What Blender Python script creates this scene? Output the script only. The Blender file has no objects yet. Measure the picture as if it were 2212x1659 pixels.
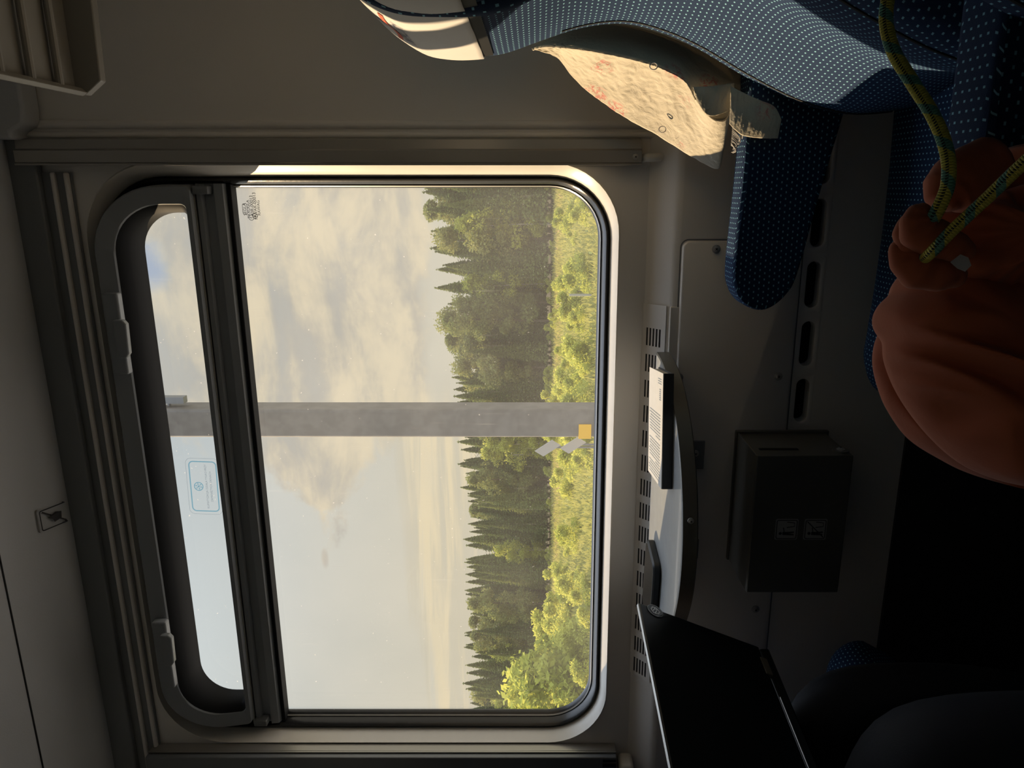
import bpy, bmesh, math, random
from mathutils import Vector, Matrix, noise
random.seed(7)
S = bpy.context.scene
COL = S.collection
PI = math.pi
# ---------------------------------------------------------------- camera, world, sun
F = 1590.0; CX = 829.5; HZ = 1160.0; EYE = 1.05
CA, SA = 0.9666, 0.2562
cd = bpy.data.cameras.new('camera'); cam = bpy.data.objects.new('camera', cd); COL.objects.link(cam)
cd.sensor_fit = 'HORIZONTAL'; cd.sensor_width = 36; cd.lens = 36*F/2212; cd.shift_x = -(HZ-1106)/2212
cd.clip_start = 0.02; cd.clip_end = 600
m = Matrix(((0, CA, SA), (0, SA, -CA), (-1, 0, 0))).to_4x4(); m.translation = (0, 0, EYE)
cam.matrix_world = m                                     # the phone is held on its side: the photo's left is up
S.camera = cam
S.view_settings.view_transform = 'Standard'; S.view_settings.look = 'None'
S.view_settings.exposure = 0.25; S.view_settings.gamma = 1.0; S.view_settings.use_curve_mapping = False
S.cycles.use_denoising = True; S.cycles.max_bounces = 10; S.cycles.transparent_max_bounces = 24
S.cycles.sample_clamp_indirect = 4.0

SUN_DIR = Vector((-1.0, 0.45, 0.50)).normalized()       # towards the sun
sl = bpy.data.lights.new('sun', 'SUN'); so = bpy.data.objects.new('sun', sl); COL.objects.link(so)
sl.energy = 7.4; sl.color = (1.0, 0.74, 0.45); sl.angle = 0.009
so.rotation_euler = SUN_DIR.to_track_quat('Z', 'Y').to_euler()

class NB:                                                # small helper to write node maths
    def __init__(s, nt): s.nt = nt; s.n = nt.nodes; s.l = nt.links
    def node(s, t, **k):
        n = s.n.new(t)
        for a, b in k.items(): setattr(n, a, b)
        return n
    def put(s, sock, v):
        if hasattr(v, 'is_linked') or hasattr(v, 'links'): s.l.new(v, sock)
        else: sock.default_value = v
    def m(s, op, a, b=0.0, c=0.0, clamp=False):
        n = s.n.new('ShaderNodeMath'); n.operation = op; n.use_clamp = clamp
        s.put(n.inputs[0], a); s.put(n.inputs[1], b); s.put(n.inputs[2], c); return n.outputs[0]
    def ss(s, v, lo, hi):                                # smooth step, may run downwards
        n = s.n.new('ShaderNodeMapRange'); n.interpolation_type = 'SMOOTHSTEP'
        s.put(n.inputs[0], v)
        if lo < hi: n.inputs[1].default_value = lo; n.inputs[2].default_value = hi; n.inputs[3].default_value = 0; n.inputs[4].default_value = 1
        else: n.inputs[1].default_value = hi; n.inputs[2].default_value = lo; n.inputs[3].default_value = 1; n.inputs[4].default_value = 0
        return n.outputs[0]
    def mix(s, f, a, b):
        n = s.n.new('ShaderNodeMix'); n.data_type = 'RGBA'
        s.put(n.inputs[0], f); s.put(n.inputs[6], a); s.put(n.inputs[7], b); return n.outputs[2]
    def noise(s, vec, scale, detail=3, rough=0.5, dist=0.0):
        n = s.n.new('ShaderNodeTexNoise'); s.put(n.inputs['Vector'], vec); n.inputs['Scale'].default_value = scale
        n.inputs['Detail'].default_value = detail; n.inputs['Roughness'].default_value = rough; n.inputs['Distortion'].default_value = dist
        return n.outputs[0]
    def xyz(s, x, y, z):
        n = s.n.new('ShaderNodeCombineXYZ'); s.put(n.inputs[0], x); s.put(n.inputs[1], y); s.put(n.inputs[2], z); return n.outputs[0]
    def sep(s, v):
        n = s.n.new('ShaderNodeSeparateXYZ'); s.put(n.inputs[0], v); return n.outputs
    def tc(s, k='Object'):
        return s.n.new('ShaderNodeTexCoord').outputs[k]

def rgb(r, g, b):                                        # sRGB 0..255 to linear
    f = lambda c: (c/255/12.92) if c/255 <= 0.04045 else ((c/255+0.055)/1.055)**2.4
    return (f(r), f(g), f(b), 1)

def make_world():
    w = bpy.data.worlds.new('sky'); S.world = w; w.use_nodes = True
    b = NB(w.node_tree); b.n.clear()
    x, y, z = b.sep(b.tc('Generated'))
    ys = b.m('MAXIMUM', y, 0.02)
    p = b.m('DIVIDE', x, ys); q = b.m('DIVIDE', z, ys)   # gnomonic position on the sky outside the window
    e = b.m('MAXIMUM', z, 0.0)
    # clear sky
    base = b.mix(b.ss(z, 0.02, 0.55), rgb(216, 208, 188), rgb(188, 200, 208))
    base = b.mix(b.m('MULTIPLY', b.ss(z, 0.25, 0.5), b.ss(p, -0.3, -0.8)), base, rgb(224, 232, 234))
    # cloud detail
    v1 = b.xyz(b.m('MULTIPLY', p, 5.0), b.m('MULTIPLY', q, 13.0), 0.0)
    n1 = b.noise(v1, 1.0, 7, 0.58, 0.35)
    v2 = b.xyz(b.m('MULTIPLY', p, 2.0), b.m('MULTIPLY', q, 34.0), 3.0)
    n2 = b.noise(v2, 1.0, 6, 0.6, 0.5)
    v3 = b.xyz(b.m('MULTIPLY', p, 6.0), b.m('MULTIPLY', q, 7.0), 7.0)
    n3 = b.noise(v3, 1.6, 8, 0.62, 0.3)
    # where the bank of cloud stands: right half of the view
    edge = b.m('ADD', p, b.m('MULTIPLY', b.m('SUBTRACT', n3, 0.5), 0.22))
    bank = b.ss(edge, -0.37, -0.31)
    bank = b.m('MULTIPLY', bank, b.ss(b.m('ADD', q, b.m('MULTIPLY', b.m('SUBTRACT', n1, 0.5), 0.13)), 0.135, 0.165))
    # tongue reaching left
    tq = b.m('ABSOLUTE', b.m('SUBTRACT', q, 0.315))
    tip = b.m('ADD', b.m('MULTIPLY', tq, 1.4), b.m('MULTIPLY', b.m('SUBTRACT', n3, 0.5), 0.34))
    ton = b.ss(b.m('SUBTRACT', b.m('ADD', p, 0.50), tip), -0.015, 0.04)
    ton = b.m('MULTIPLY', ton, b.ss(tq, 0.115, 0.07))
    # small cloud and low bands
    sm = b.m('ADD', b.m('POWER', b.m('DIVIDE', b.m('ADD', p, 0.535), 0.018), 2.0), b.m('POWER', b.m('DIVIDE', b.m('SUBTRACT', q, 0.318), 0.006), 2.0))
    sm = b.ss(b.m('ADD', sm, b.m('MULTIPLY', n3, 1.2)), 1.9, 0.5)
    slope = b.m('ADD', q, b.m('MULTIPLY', b.m('SUBTRACT', n2, 0.5), 0.10))
    top = b.m('ADD', 0.205, b.m('MULTIPLY', b.ss(p, -0.3, -0.9), -0.035))
    low = b.m('MULTIPLY', b.ss(b.m('SUBTRACT', top, slope), -0.004, 0.02), b.ss(p, -0.22, -0.36))
    low = b.m('MULTIPLY', low, b.m('ADD', 0.55, b.m('MULTIPLY', b.ss(n2, 0.40, 0.60), 0.45)))
    cl = b.m('MAXIMUM', b.m('MAXIMUM', bank, ton), b.m('MAXIMUM', sm, low))
    cl = b.m('MULTIPLY', cl, b.m('ADD', 0.72, b.m('MULTIPLY', b.ss(n1, 0.3, 0.55), 0.28)))
    hole = b.m('ADD', b.m('POWER', b.m('DIVIDE', b.m('ADD', p, 0.105), 0.03), 2.0), b.m('POWER', b.m('DIVIDE', b.m('SUBTRACT', q, 0.525), 0.022), 2.0))
    hole = b.m('ADD', hole, b.m('MULTIPLY', b.m('SUBTRACT', n3, 0.5), 5.0)); hole = b.ss(hole, 2.2, -0.4)
    cl = b.m('MULTIPLY', cl, b.m('SUBTRACT', 1.0, hole))
    # lit and shaded parts of the cloud
    shade = b.m('ADD', b.m('MULTIPLY', n1, 0.65), b.m('MULTIPLY', n3, 0.35))
    lit = b.ss(shade, 0.40, 0.60)
    cc = b.mix(lit, rgb(182, 178, 170), rgb(230, 216, 188))
    cc = b.mix(b.m('MULTIPLY', b.ss(q, 0.36, 0.6), 0.55), cc, rgb(206, 205, 198))
    lowc = b.mix(b.ss(n2, 0.42, 0.56), rgb(206, 196, 172), rgb(234, 218, 184))
    cc = b.mix(b.m('MULTIPLY', b.ss(q, 0.23, 0.18), b.ss(p, -0.25, -0.35)), cc, lowc)
    blue = b.mix(hole, base, rgb(172, 185, 206))
    col = b.mix(cl, blue, cc)
    col = b.mix(b.ss(z, -0.005, -0.03), col, (0.22, 0.22, 0.21, 1))
    col = b.mix(b.ss(z, 0.50, 0.75), col, (2.0, 2.25, 2.7, 1))
    bg = b.node('ShaderNodeBackground'); b.put(bg.inputs[0], col); bg.inputs[1].default_value = 0.80
    o = b.node('ShaderNodeOutputWorld'); b.l.new(bg.outputs[0], o.inputs[0])
make_world()

# ---------------------------------------------------------------- measuring helpers
def ray(xi, yi):
    a = (CX-yi)/F; b = (xi-HZ)/F
    return Vector((CA*a-SA, SA*a+CA, -b))
EY = Vector((0, 0, EYE))
def aty(xi, yi, Y): r = ray(xi, yi); return EY + r*(Y/r.y)
def atz(xi, yi, Z): r = ray(xi, yi); return EY + r*((Z-EYE)/r.z)
def ats(xi, yi, s): return EY + ray(xi, yi)*s

# ---------------------------------------------------------------- materials
def mat(name, base, rough=0.5, metal=0.0, bump=None, var=None, spec=0.5, sheen=0.0, coat=0.0):
    m = bpy.data.materials.new(name); m.use_nodes = True
    b = NB(m.node_tree); P = b.n['Principled BSDF']
    P.inputs['Roughness'].default_value = rough; P.inputs['Metallic'].default_value = metal
    P.inputs['Specular IOR Level'].default_value = spec; P.inputs['Sheen Weight'].default_value = sheen
    P.inputs['Coat Weight'].default_value = coat
    t = b.tc()
    base = tuple(base)[:3]+(1,)
    if var:
        sc, amt = var
        n = b.noise(t, sc, 4, 0.6)
        dark = tuple(c*(1-amt) for c in base[:3])+(1,)
        b.put(P.inputs['Base Color'], b.mix(b.ss(n, 0.3, 0.7), dark, base))
    else: P.inputs['Base Color'].default_value = base
    if bump:
        sc, st = bump
        bn = b.node('ShaderNodeBump'); bn.inputs['Strength'].default_value = st; bn.inputs['Distance'].default_value = 0.002
        b.put(bn.inputs['Height'], b.noise(t, sc, 3, 0.6)); b.l.new(bn.outputs[0], P.inputs['Normal'])
    return m
M = {}
M['wall'] = mat('wall_plastic', (0.82, 0.80, 0.765), 0.42, bump=(260, 0.10), var=(1.8, 0.05))
M['cream'] = mat('cream_surround', (0.80, 0.77, 0.70), 0.30, bump=(40, 0.05), var=(14, 0.05))
M['ceil'] = mat('ceiling_panel', (0.52, 0.54, 0.56), 0.5, bump=(300, 0.1), var=(3, 0.06))
M['alu'] = mat('anodised_aluminium', (0.42, 0.41, 0.38), 0.38, 0.55, var=(5, 0.05))
M['aludark'] = mat('grey_aluminium', (0.19, 0.205, 0.22), 0.42, 0.25)
M['frame'] = mat('window_frame_grey', (0.26, 0.285, 0.31), 0.42, 0.0)
M['rubber'] = mat('black_rubber', (0.012, 0.013, 0.015), 0.22, bump=(90, 0.12), spec=0.6)
M['seal'] = mat('matt_black_seal', (0.010, 0.011, 0.013), 0.7, spec=0.15)
M['black'] = mat('black_void', (0.006, 0.006, 0.007), 0.8)
M['steel'] = mat('screw_steel', (0.55, 0.55, 0.53), 0.35, 0.45)
M['tag'] = mat('grey_label_film', (0.48, 0.49, 0.48), 0.4)
M['bin'] = mat('painted_bin_metal', (0.20, 0.20, 0.18), 0.32, 0.35, var=(8, 0.1))
M['table'] = mat('table_laminate', (0.52, 0.55, 0.57), 0.20, var=(40, 0.06), coat=0.25)
M['tabrim'] = mat('table_edge', (0.17, 0.165, 0.14), 0.35)
M['ink'] = mat('dark_ink', (0.03, 0.03, 0.035), 0.6)
M['white'] = mat('white_print', (0.75, 0.76, 0.75), 0.6)
M['lap'] = mat('laptop_black', (0.012, 0.016, 0.019), 0.38, 0.2, bump=(700, 0.05))
M['lapedge'] = mat('laptop_silver_edge', (0.50, 0.50, 0.48), 0.3, 0.8)
M['pages'] = mat('book_pages', (0.55, 0.50, 0.40), 0.8)
M['cover'] = mat('book_cover', (0.72, 0.72, 0.70), 0.5, var=(60, 0.05))
def tint():
    m = bpy.data.materials.new('door_fill_glass'); m.use_nodes = True
    b = NB(m.node_tree); b.n.clear(); t = b.node('ShaderNodeBsdfTransparent'); t.inputs[0].default_value = (.22, .25, .28, 1)  # unseen door pane, tint tuned for the fill light it lets in
    o = b.node('ShaderNodeOutputMaterial'); b.l.new(t.outputs[0], o.inputs[0]); return m
M['tint'] = tint()
M['spine'] = mat('book_dark_board', (0.05, 0.055, 0.06), 0.5)
M['shadeblind'] = mat('housing_grey', (0.21, 0.225, 0.235), 0.55)
M['floor'] = mat('floor_vinyl', (0.045, 0.045, 0.05), 0.5, var=(30, 0.3))
M['skin'] = mat('skin', (0.46, 0.28, 0.20), 0.5)
M['jeans'] = mat('dark_jeans', (0.010, 0.014, 0.022), 0.8, bump=(500, 0.2))
M['shirt'] = mat('black_shirt', (0.012, 0.012, 0.014), 0.8)
M['hair'] = mat('dark_hair', (0.02, 0.014, 0.01), 0.5)
M['phone'] = mat('black_glass', (0.01, 0.011, 0.012), 0.10, coat=0.5)
M['red'] = mat('logo_red', (0.65, 0.09, 0.03), 0.6)
M['navy'] = mat('logo_navy', (0.03, 0.04, 0.11), 0.6)
M['blue'] = mat('sticker_blue', (0.22, 0.50, 0.66), 0.6)
M['greyink'] = mat('sticker_grey', (0.26, 0.31, 0.36), 0.6)
M['mast'] = mat('mast_concrete', (0.17, 0.165, 0.155), 0.8, bump=(20, 0.5), var=(6, 0.25))
M['yellow'] = mat('mast_yellow', (0.70, 0.42, 0.03), 0.6)
M['paint'] = mat('white_paint', (0.40, 0.40, 0.38), 0.6)
M['bark'] = mat('bark', (0.10, 0.075, 0.055), 0.9, bump=(9, 0.8), var=(6, 0.4))
M['birch'] = mat('birch_bark', (0.55, 0.50, 0.43), 0.8, var=(7, 0.45))

def ink(name, c, tr):
    m = bpy.data.materials.new(name); m.use_nodes = True
    b = NB(m.node_tree); b.n.clear(); d = b.node('ShaderNodeBsdfDiffuse'); t = b.node('ShaderNodeBsdfTransparent')
    d.inputs[0].default_value = c; t.inputs[0].default_value = c; x = b.node('ShaderNodeMixShader'); x.inputs[0].default_value = tr
    b.l.new(d.outputs[0], x.inputs[1]); b.l.new(t.outputs[0], x.inputs[2]); o = b.node('ShaderNodeOutputMaterial'); b.l.new(x.outputs[0], o.inputs[0]); return m
M['filmblue'] = ink('clear_film_blue', (.42, .72, .86, 1), .9)
M['filmgrey'] = ink('clear_film_grey', (.50, .56, .62, 1), .9)
def fabric():
    m = bpy.data.materials.new('seat_fabric'); m.use_nodes = True
    b = NB(m.node_tree); P = b.n['Principled BSDF']
    uv = b.sep(b.tc('UV'))
    u = b.m('DIVIDE', uv[0], 0.0105); v = b.m('DIVIDE', uv[1], 0.0082)
    row = b.m('FLOOR', v); odd = b.m('MULTIPLY', b.m('FRACT', b.m('MULTIPLY', row, 0.5)), 1.0)
    fu = b.m('ABSOLUTE', b.m('SUBTRACT', b.m('FRACT', b.m('ADD', u, odd)), 0.5))
    fv = b.m('ABSOLUTE', b.m('SUBTRACT', b.m('FRACT', v), 0.5))
    dot = b.m('MULTIPLY', b.ss(fu, 0.17, 0.12), b.ss(fv, 0.15, 0.10))
    t = b.tc()
    nz = b.noise(t, 900, 2, 0.5)
    navy = b.mix(nz, (0.010, 0.022, 0.060, 1), (0.024, 0.048, 0.105, 1))
    c = b.mix(b.m('MULTIPLY', dot, 0.9), navy, (0.25, 0.52, 0.66, 1))
    b.put(P.inputs['Base Color'], c); P.inputs['Roughness'].default_value = 0.85
    P.inputs['Specular IOR Level'].default_value = 0.12
    bn = b.node('ShaderNodeBump'); bn.inputs['Strength'].default_value = 0.4; bn.inputs['Distance'].default_value = 0.001
    b.put(bn.inputs['Height'], b.m('ADD', nz, dot)); b.l.new(bn.outputs[0], P.inputs['Normal'])
    return m
M['fabric'] = fabric()

def cloth_mat(name, base, flower=None, fscale=16, trans=0.12, wr=26, st=0.6, ink=None):
    m = bpy.data.materials.new(name); m.use_nodes = True
    b = NB(m.node_tree); P = b.n['Principled BSDF']; t = b.tc()
    c = base
    if flower:
        vz = b.node('ShaderNodeTexVoronoi'); vz.inputs['Scale'].default_value = fscale; b.put(vz.inputs['Vector'], t)
        n = b.noise(t, fscale*9, 4, 0.7, 0.6)
        f = b.m('MULTIPLY', b.ss(vz.outputs['Distance'], 0.40, 0.22), b.ss(n, 0.48, 0.55))
        pick = b.ss(b.sep(vz.outputs['Color'])[0], 0.30, 0.34)
        c = b.mix(b.m('MULTIPLY', b.m('MULTIPLY', f, pick), 0.75), base, flower)
        if ink:
            pick2 = b.ss(b.sep(vz.outputs['Color'])[1], 0.55, 0.60)
            f2 = b.m('MULTIPLY', b.ss(vz.outputs['Distance'], 0.34, 0.22), b.ss(b.noise(t, fscale*7, 3, 0.6, 1.5), 0.56, 0.60))
            c = b.mix(b.m('MULTIPLY', b.m('MULTIPLY', f2, pick2), 0.8), c, ink)
    b.put(P.inputs['Base Color'], c); P.inputs['Roughness'].default_value = 0.85; P.inputs['Sheen Weight'].default_value = 0.15
    bn = b.node('ShaderNodeBump'); bn.inputs['Strength'].default_value = st; bn.inputs['Distance'].default_value = 0.004
    h = b.m('ADD', b.noise(t, wr, 6, 0.65, 0.8), b.m('MULTIPLY', b.noise(t, 500, 2, 0.5), 0.08))
    b.put(bn.inputs['Height'], h); b.l.new(bn.outputs[0], P.inputs['Normal'])
    if trans:
        tr = b.node('ShaderNodeBsdfTranslucent'); b.put(tr.inputs[0], c)
        mx = b.node('ShaderNodeMixShader'); mx.inputs[0].default_value = trans
        b.l.new(P.outputs[0], mx.inputs[1]); b.l.new(tr.outputs[0], mx.inputs[2])
        b.l.new(mx.outputs[0], b.n['Material Output'].inputs[0])
    return m
M['linen'] = cloth_mat('cream_linen', (0.66, 0.60, 0.48, 1), (0.62, 0.16, 0.15, 1), 15, 0.10, 45, 0.7, ink=(0.12, 0.10, 0.10, 1))
M['white_cloth'] = cloth_mat('white_cotton', (0.64, 0.62, 0.60, 1), None, 10, 0.05, 18, 0.15)
M['rust'] = cloth_mat('rust_cloth', (0.47, 0.115, 0.045, 1), None, 10, 0.0, 14, 0.2)

def rope_mat():
    m = bpy.data.materials.new('braided_cord'); m.use_nodes = True
    b = NB(m.node_tree); P = b.n['Principled BSDF']; uv = b.sep(b.tc('UV'))
    a = b.m('SINE', b.m('MULTIPLY', b.m('ADD', b.m('MULTIPLY', uv[1], 3600.0), b.m('MULTIPLY', uv[0], 12.566)), 1.0))
    c2 = b.m('SINE', b.m('SUBTRACT', b.m('MULTIPLY', uv[1], 3600.0), b.m('MULTIPLY', uv[0], 25.13)))
    w = b.m('SINE', b.m('ADD', b.m('MULTIPLY', uv[1], 270.0), b.m('MULTIPLY', uv[0], 6.2832)))
    col = b.mix(b.ss(w, 0.45, 0.6), (0.90, 0.83, 0.14, 1), (0.22, 0.55, 0.40, 1))
    strip = b.ss(b.m('ABSOLUTE', b.m('SUBTRACT', b.m('FRACT', b.m('MULTIPLY', uv[0], 2.0)), 0.5)), 0.10, 0.05)
    col = b.mix(b.m('MULTIPLY', strip, b.ss(c2, -0.4, 0.2)), col, (0.02, 0.022, 0.02, 1))
    b.put(P.inputs['Base Color'], col); P.inputs['Roughness'].default_value = 0.55
    bn = b.node('ShaderNodeBump'); bn.inputs['Strength'].default_value = 0.8; bn.inputs['Distance'].default_value = 0.0012
    b.put(bn.inputs['Height'], b.m('MAXIMUM', a, c2)); b.l.new(bn.outputs[0], P.inputs['Normal'])
    return m
M['rope'] = rope_mat()

def glass_mat(dirt=0.05):
    m = bpy.data.materials.new('dusty_window_glass'); m.use_nodes = True
    b = NB(m.node_tree); b.n.clear(); t = b.tc()
    tr = b.node('ShaderNodeBsdfTransparent'); tr.inputs[0].default_value = (0.96, 0.965, 0.95, 1)
    gl = b.node('ShaderNodeBsdfGlossy'); gl.inputs['Roughness'].default_value = 0.02
    df = b.node('ShaderNodeBsdfTranslucent'); df.inputs[0].default_value = (0.75, 0.73, 0.68, 1)
    fr = b.node('ShaderNodeFresnel'); fr.inputs[0].default_value = 1.45
    m1 = b.node('ShaderNodeMixShader'); b.put(m1.inputs[0], b.m('MULTIPLY', fr.outputs[0], 0.9)); b.l.new(tr.outputs[0], m1.inputs[1]); b.l.new(gl.outputs[0], m1.inputs[2])
    spots = b.m('MULTIPLY', b.ss(b.noise(t, 160, 2, 0.5), 0.72, 0.78), 0.35)
    x, y, z = b.sep(t)
    sv = b.xyz(b.m('MULTIPLY', x, 60.0), 0.0, b.m('MULTIPLY', z, 3.0))
    sc = b.m('MULTIPLY', b.ss(b.noise(sv, 3.0, 3, 0.6), 0.60, 0.74), 0.05)
    d = b.m('ADD', b.m('ADD', spots, sc), b.m('MULTIPLY', b.noise(t, 3.0, 3, 0.6), dirt*2))
    m2 = b.node('ShaderNodeMixShader'); b.put(m2.inputs[0], d); b.l.new(m1.outputs[0], m2.inputs[1]); b.l.new(df.outputs[0], m2.inputs[2])
    o = b.node('ShaderNodeOutputMaterial'); b.l.new(m2.outputs[0], o.inputs[0])
    return m
M['glass'] = glass_mat(0.085)
M['ventglass'] = glass_mat(0.03)

def leaf_mat(name, c1, c2, tr=0.35):
    m = bpy.data.materials.new(name); m.use_nodes = True
    b = NB(m.node_tree); b.n.clear()
    t = b.tc(); n = b.noise(t, 1.4, 3, 0.7)
    oi = b.node('ShaderNodeObjectInfo')
    c = b.mix(b.ss(b.m('ADD', b.m('MULTIPLY', n, 0.7), b.m('MULTIPLY', oi.outputs['Random'], 0.3)), 0.3, 0.7), c1, c2)
    d = b.node('ShaderNodeBsdfDiffuse'); t2 = b.node('ShaderNodeBsdfTranslucent')
    b.put(d.inputs[0], c); b.put(t2.inputs[0], c)
    mx = b.node('ShaderNodeMixShader'); mx.inputs[0].default_value = tr
    b.l.new(d.outputs[0], mx.inputs[1]); b.l.new(t2.outputs[0], mx.inputs[2])
    o = b.node('ShaderNodeOutputMaterial'); b.l.new(mx.outputs[0], o.inputs[0])
    return m
M['spruce'] = leaf_mat('spruce_needles', (0.14, 0.19, 0.07, 1), (0.26, 0.31, 0.10, 1))
M['pine'] = leaf_mat('pine_needles', (0.20, 0.24, 0.08, 1), (0.34, 0.35, 0.13, 1))
M['birchleaf'] = leaf_mat('birch_leaves', (0.38, 0.42, 0.08, 1), (0.55, 0.56, 0.13, 1), 0.5)
M['bushleaf'] = leaf_mat('bush_leaves', (0.42, 0.46, 0.09, 1), (0.62, 0.62, 0.15, 1), 0.5)
M['grassleaf'] = leaf_mat('meadow_grass', (0.26, 0.28, 0.08, 1), (0.42, 0.41, 0.14, 1), 0.45)

# ---------------------------------------------------------------- mesh helpers
def link(name, me, material=None, parent=None, smooth=False, angle=35):
    o = bpy.data.objects.new(name, me); COL.objects.link(o)
    if material is not None:
        for k in (material if isinstance(material, (list, tuple)) else [material]): me.materials.append(k)
    if parent is not None: o.parent = parent
    if smooth:
        me.shade_smooth() if hasattr(me, 'shade_smooth') else None
        for p in me.polygons: p.use_smooth = True
        if angle and angle < 180:
            me.set_sharp_from_angle(angle=math.radians(angle))
    return o
def tag(o, label=None, cat=None, group=None, kind=None):
    if label: o['label'] = label
    if cat: o['category'] = cat
    if group: o['group'] = group
    if kind: o['kind'] = kind
    return o
def empty(name, loc, label, cat, group=None, rot=(0, 0, 0)):
    o = bpy.data.objects.new(name, None); COL.objects.link(o); o.location = loc; o.rotation_euler = rot
    o.empty_display_size = 0.05
    return tag(o, label, cat, group)
def keep(o, parent):                                     # parent while the mesh stays in world coordinates
    o.parent = parent
    o.matrix_parent_inverse = Matrix.Translation(parent.location).inverted() if parent.type == 'EMPTY' else Matrix.Identity(4)
    return o
def pydata(name, vs, fs, material, parent=None, smooth=False, angle=35, uvs=None):
    me = bpy.data.meshes.new(name); me.from_pydata([tuple(v) for v in vs], [], fs); me.update()
    if uvs:
        ul = me.uv_layers.new(name='UVMap')
        for lp in me.loops: ul.data[lp.index].uv = uvs[lp.vertex_index]
    o = link(name, me, material, None, smooth, angle)
    if parent is not None: keep(o, parent)
    return o
def fixn(o):
    bm = bmesh.new(); bm.from_mesh(o.data); bmesh.ops.recalc_face_normals(bm, faces=bm.faces); bm.to_mesh(o.data); bm.free(); return o
class MB:
    """collects boxes, prisms and tubes for ONE mesh object"""
    def __init__(s): s.v = []; s.f = []; s.mi = []; s.cur = 0
    def add(s, vs, fs):
        k = len(s.v); s.v += [tuple(v) for v in vs]; s.f += [tuple(i+k for i in f) for f in fs]; s.mi += [s.cur]*len(fs); return s
    def box(s, x0, x1, y0, y1, z0, z1):
        vs = [(x, y, z) for x in (x0, x1) for y in (y0, y1) for z in (z0, z1)]
        return s.add(vs, [(0, 1, 3, 2), (4, 6, 7, 5), (0, 4, 5, 1), (2, 3, 7, 6), (0, 2, 6, 4), (1, 5, 7, 3)])
    def obox(s, c, ax, ay, az):                          # oriented box, half-axis vectors
        c = Vector(c); vs = [c+i*ax+j*ay+k*az for i in (-1, 1) for j in (-1, 1) for k in (-1, 1)]
        return s.add(vs, [(0, 1, 3, 2), (4, 6, 7, 5), (0, 4, 5, 1), (2, 3, 7, 6), (0, 2, 6, 4), (1, 5, 7, 3)])
    def prism(s, pts, d):                                # closed polygon swept by d
        n = len(pts); d = Vector(d); vs = [Vector(p) for p in pts]+[Vector(p)+d for p in pts]
        fs = [tuple(range(n))[::-1], tuple(range(n, 2*n))]+[(i, (i+1) % n, n+(i+1) % n, n+i) for i in range(n)]
        return s.add(vs, fs)
    def tube(s, pts, r, n=8, cap=True):
        pts = [Vector(p) for p in pts]; R = r if isinstance(r, (list, tuple)) else [r]*len(pts)
        ref = None; vs = []; fs = []
        for i, p in enumerate(pts):
            t = (pts[min(i+1, len(pts)-1)]-pts[max(i-1, 0)]).normalized()
            if ref is None: ref = t.orthogonal().normalized()
            ref = (ref - t*ref.dot(t)).normalized(); bi = t.cross(ref)
            for k in range(n):
                a = 2*PI*k/n; vs.append(p+(ref*math.cos(a)+bi*math.sin(a))*R[i])
        for i in range(len(pts)-1):
            for k in range(n): fs.append((i*n+k, i*n+(k+1) % n, (i+1)*n+(k+1) % n, (i+1)*n+k))
        if cap: fs.append(tuple(range(n))[::-1]); fs.append(tuple(range((len(pts)-1)*n, len(pts)*n)))
        return s.add(vs, fs)
    def disc(s, c, nrm, r, h, n=20):
        nrm = Vector(nrm).normalized(); c = Vector(c); return s.tube([c, c+nrm*h], r, n)
    def build(s, name, material, parent=None, smooth=False, angle=35, bevel=0.0, seg=2):
        me = bpy.data.meshes.new(name); me.from_pydata(s.v, [], s.f); me.update()
        for p, k in zip(me.polygons, s.mi): p.material_index = k
        bm = bmesh.new(); bm.from_mesh(me); bmesh.ops.recalc_face_normals(bm, faces=bm.faces); bm.to_mesh(me); bm.free()
        o = link(name, me, material, None, smooth or bevel > 0, angle)
        if bevel:
            md = o.modifiers.new('bevel', 'BEVEL'); md.width = bevel; md.segments = seg; md.limit_method = 'ANGLE'; md.angle_limit = math.radians(40)
            md.harden_normals = False
        if parent is not None: keep(o, parent)
        return o
def rrect(x0, x1, z0, z1, r, k=12):
    """rounded rectangle, radii r = one value or (top right, top left, bottom left, bottom right)"""
    rr = r if isinstance(r, (tuple, list)) else (r,)*4
    out = []
    for (cx, cz, a0), q in zip((((x1), (z1), 0), ((x0), (z1), 90), ((x0), (z0), 180), ((x1), (z0), 270)), rr):
        ccx = cx-q if cx == x1 else cx+q; ccz = cz-q if cz == z1 else cz+q
        for i in range(k+1):
            a = math.radians(a0+90*i/k); out.append((ccx+q*math.cos(a), ccz+q*math.sin(a)))
    return out
def ring_loft(name, loops, material, parent=None, closed=False, smooth=True, angle=40, capend=False):
    """loops: list of (outline [(x,z)...], y or function of (x,z)); stitched one after the other"""
    vs = []; n = len(loops[0][0])
    for pts, Y in loops:
        for (x, z) in pts: vs.append((x, Y(x, z) if callable(Y) else Y, z))
    fs = []; L = len(loops)
    for i in range(L if closed else L-1):
        j = (i+1) % L
        for k in range(n): fs.append((i*n+k, i*n+(k+1) % n, j*n+(k+1) % n, j*n+k))
    if capend: fs.append(tuple((L-1)*n+k for k in range(n)))
    o = pydata(name, vs, fs, material, parent, smooth, angle); fixn(o); return o
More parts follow.
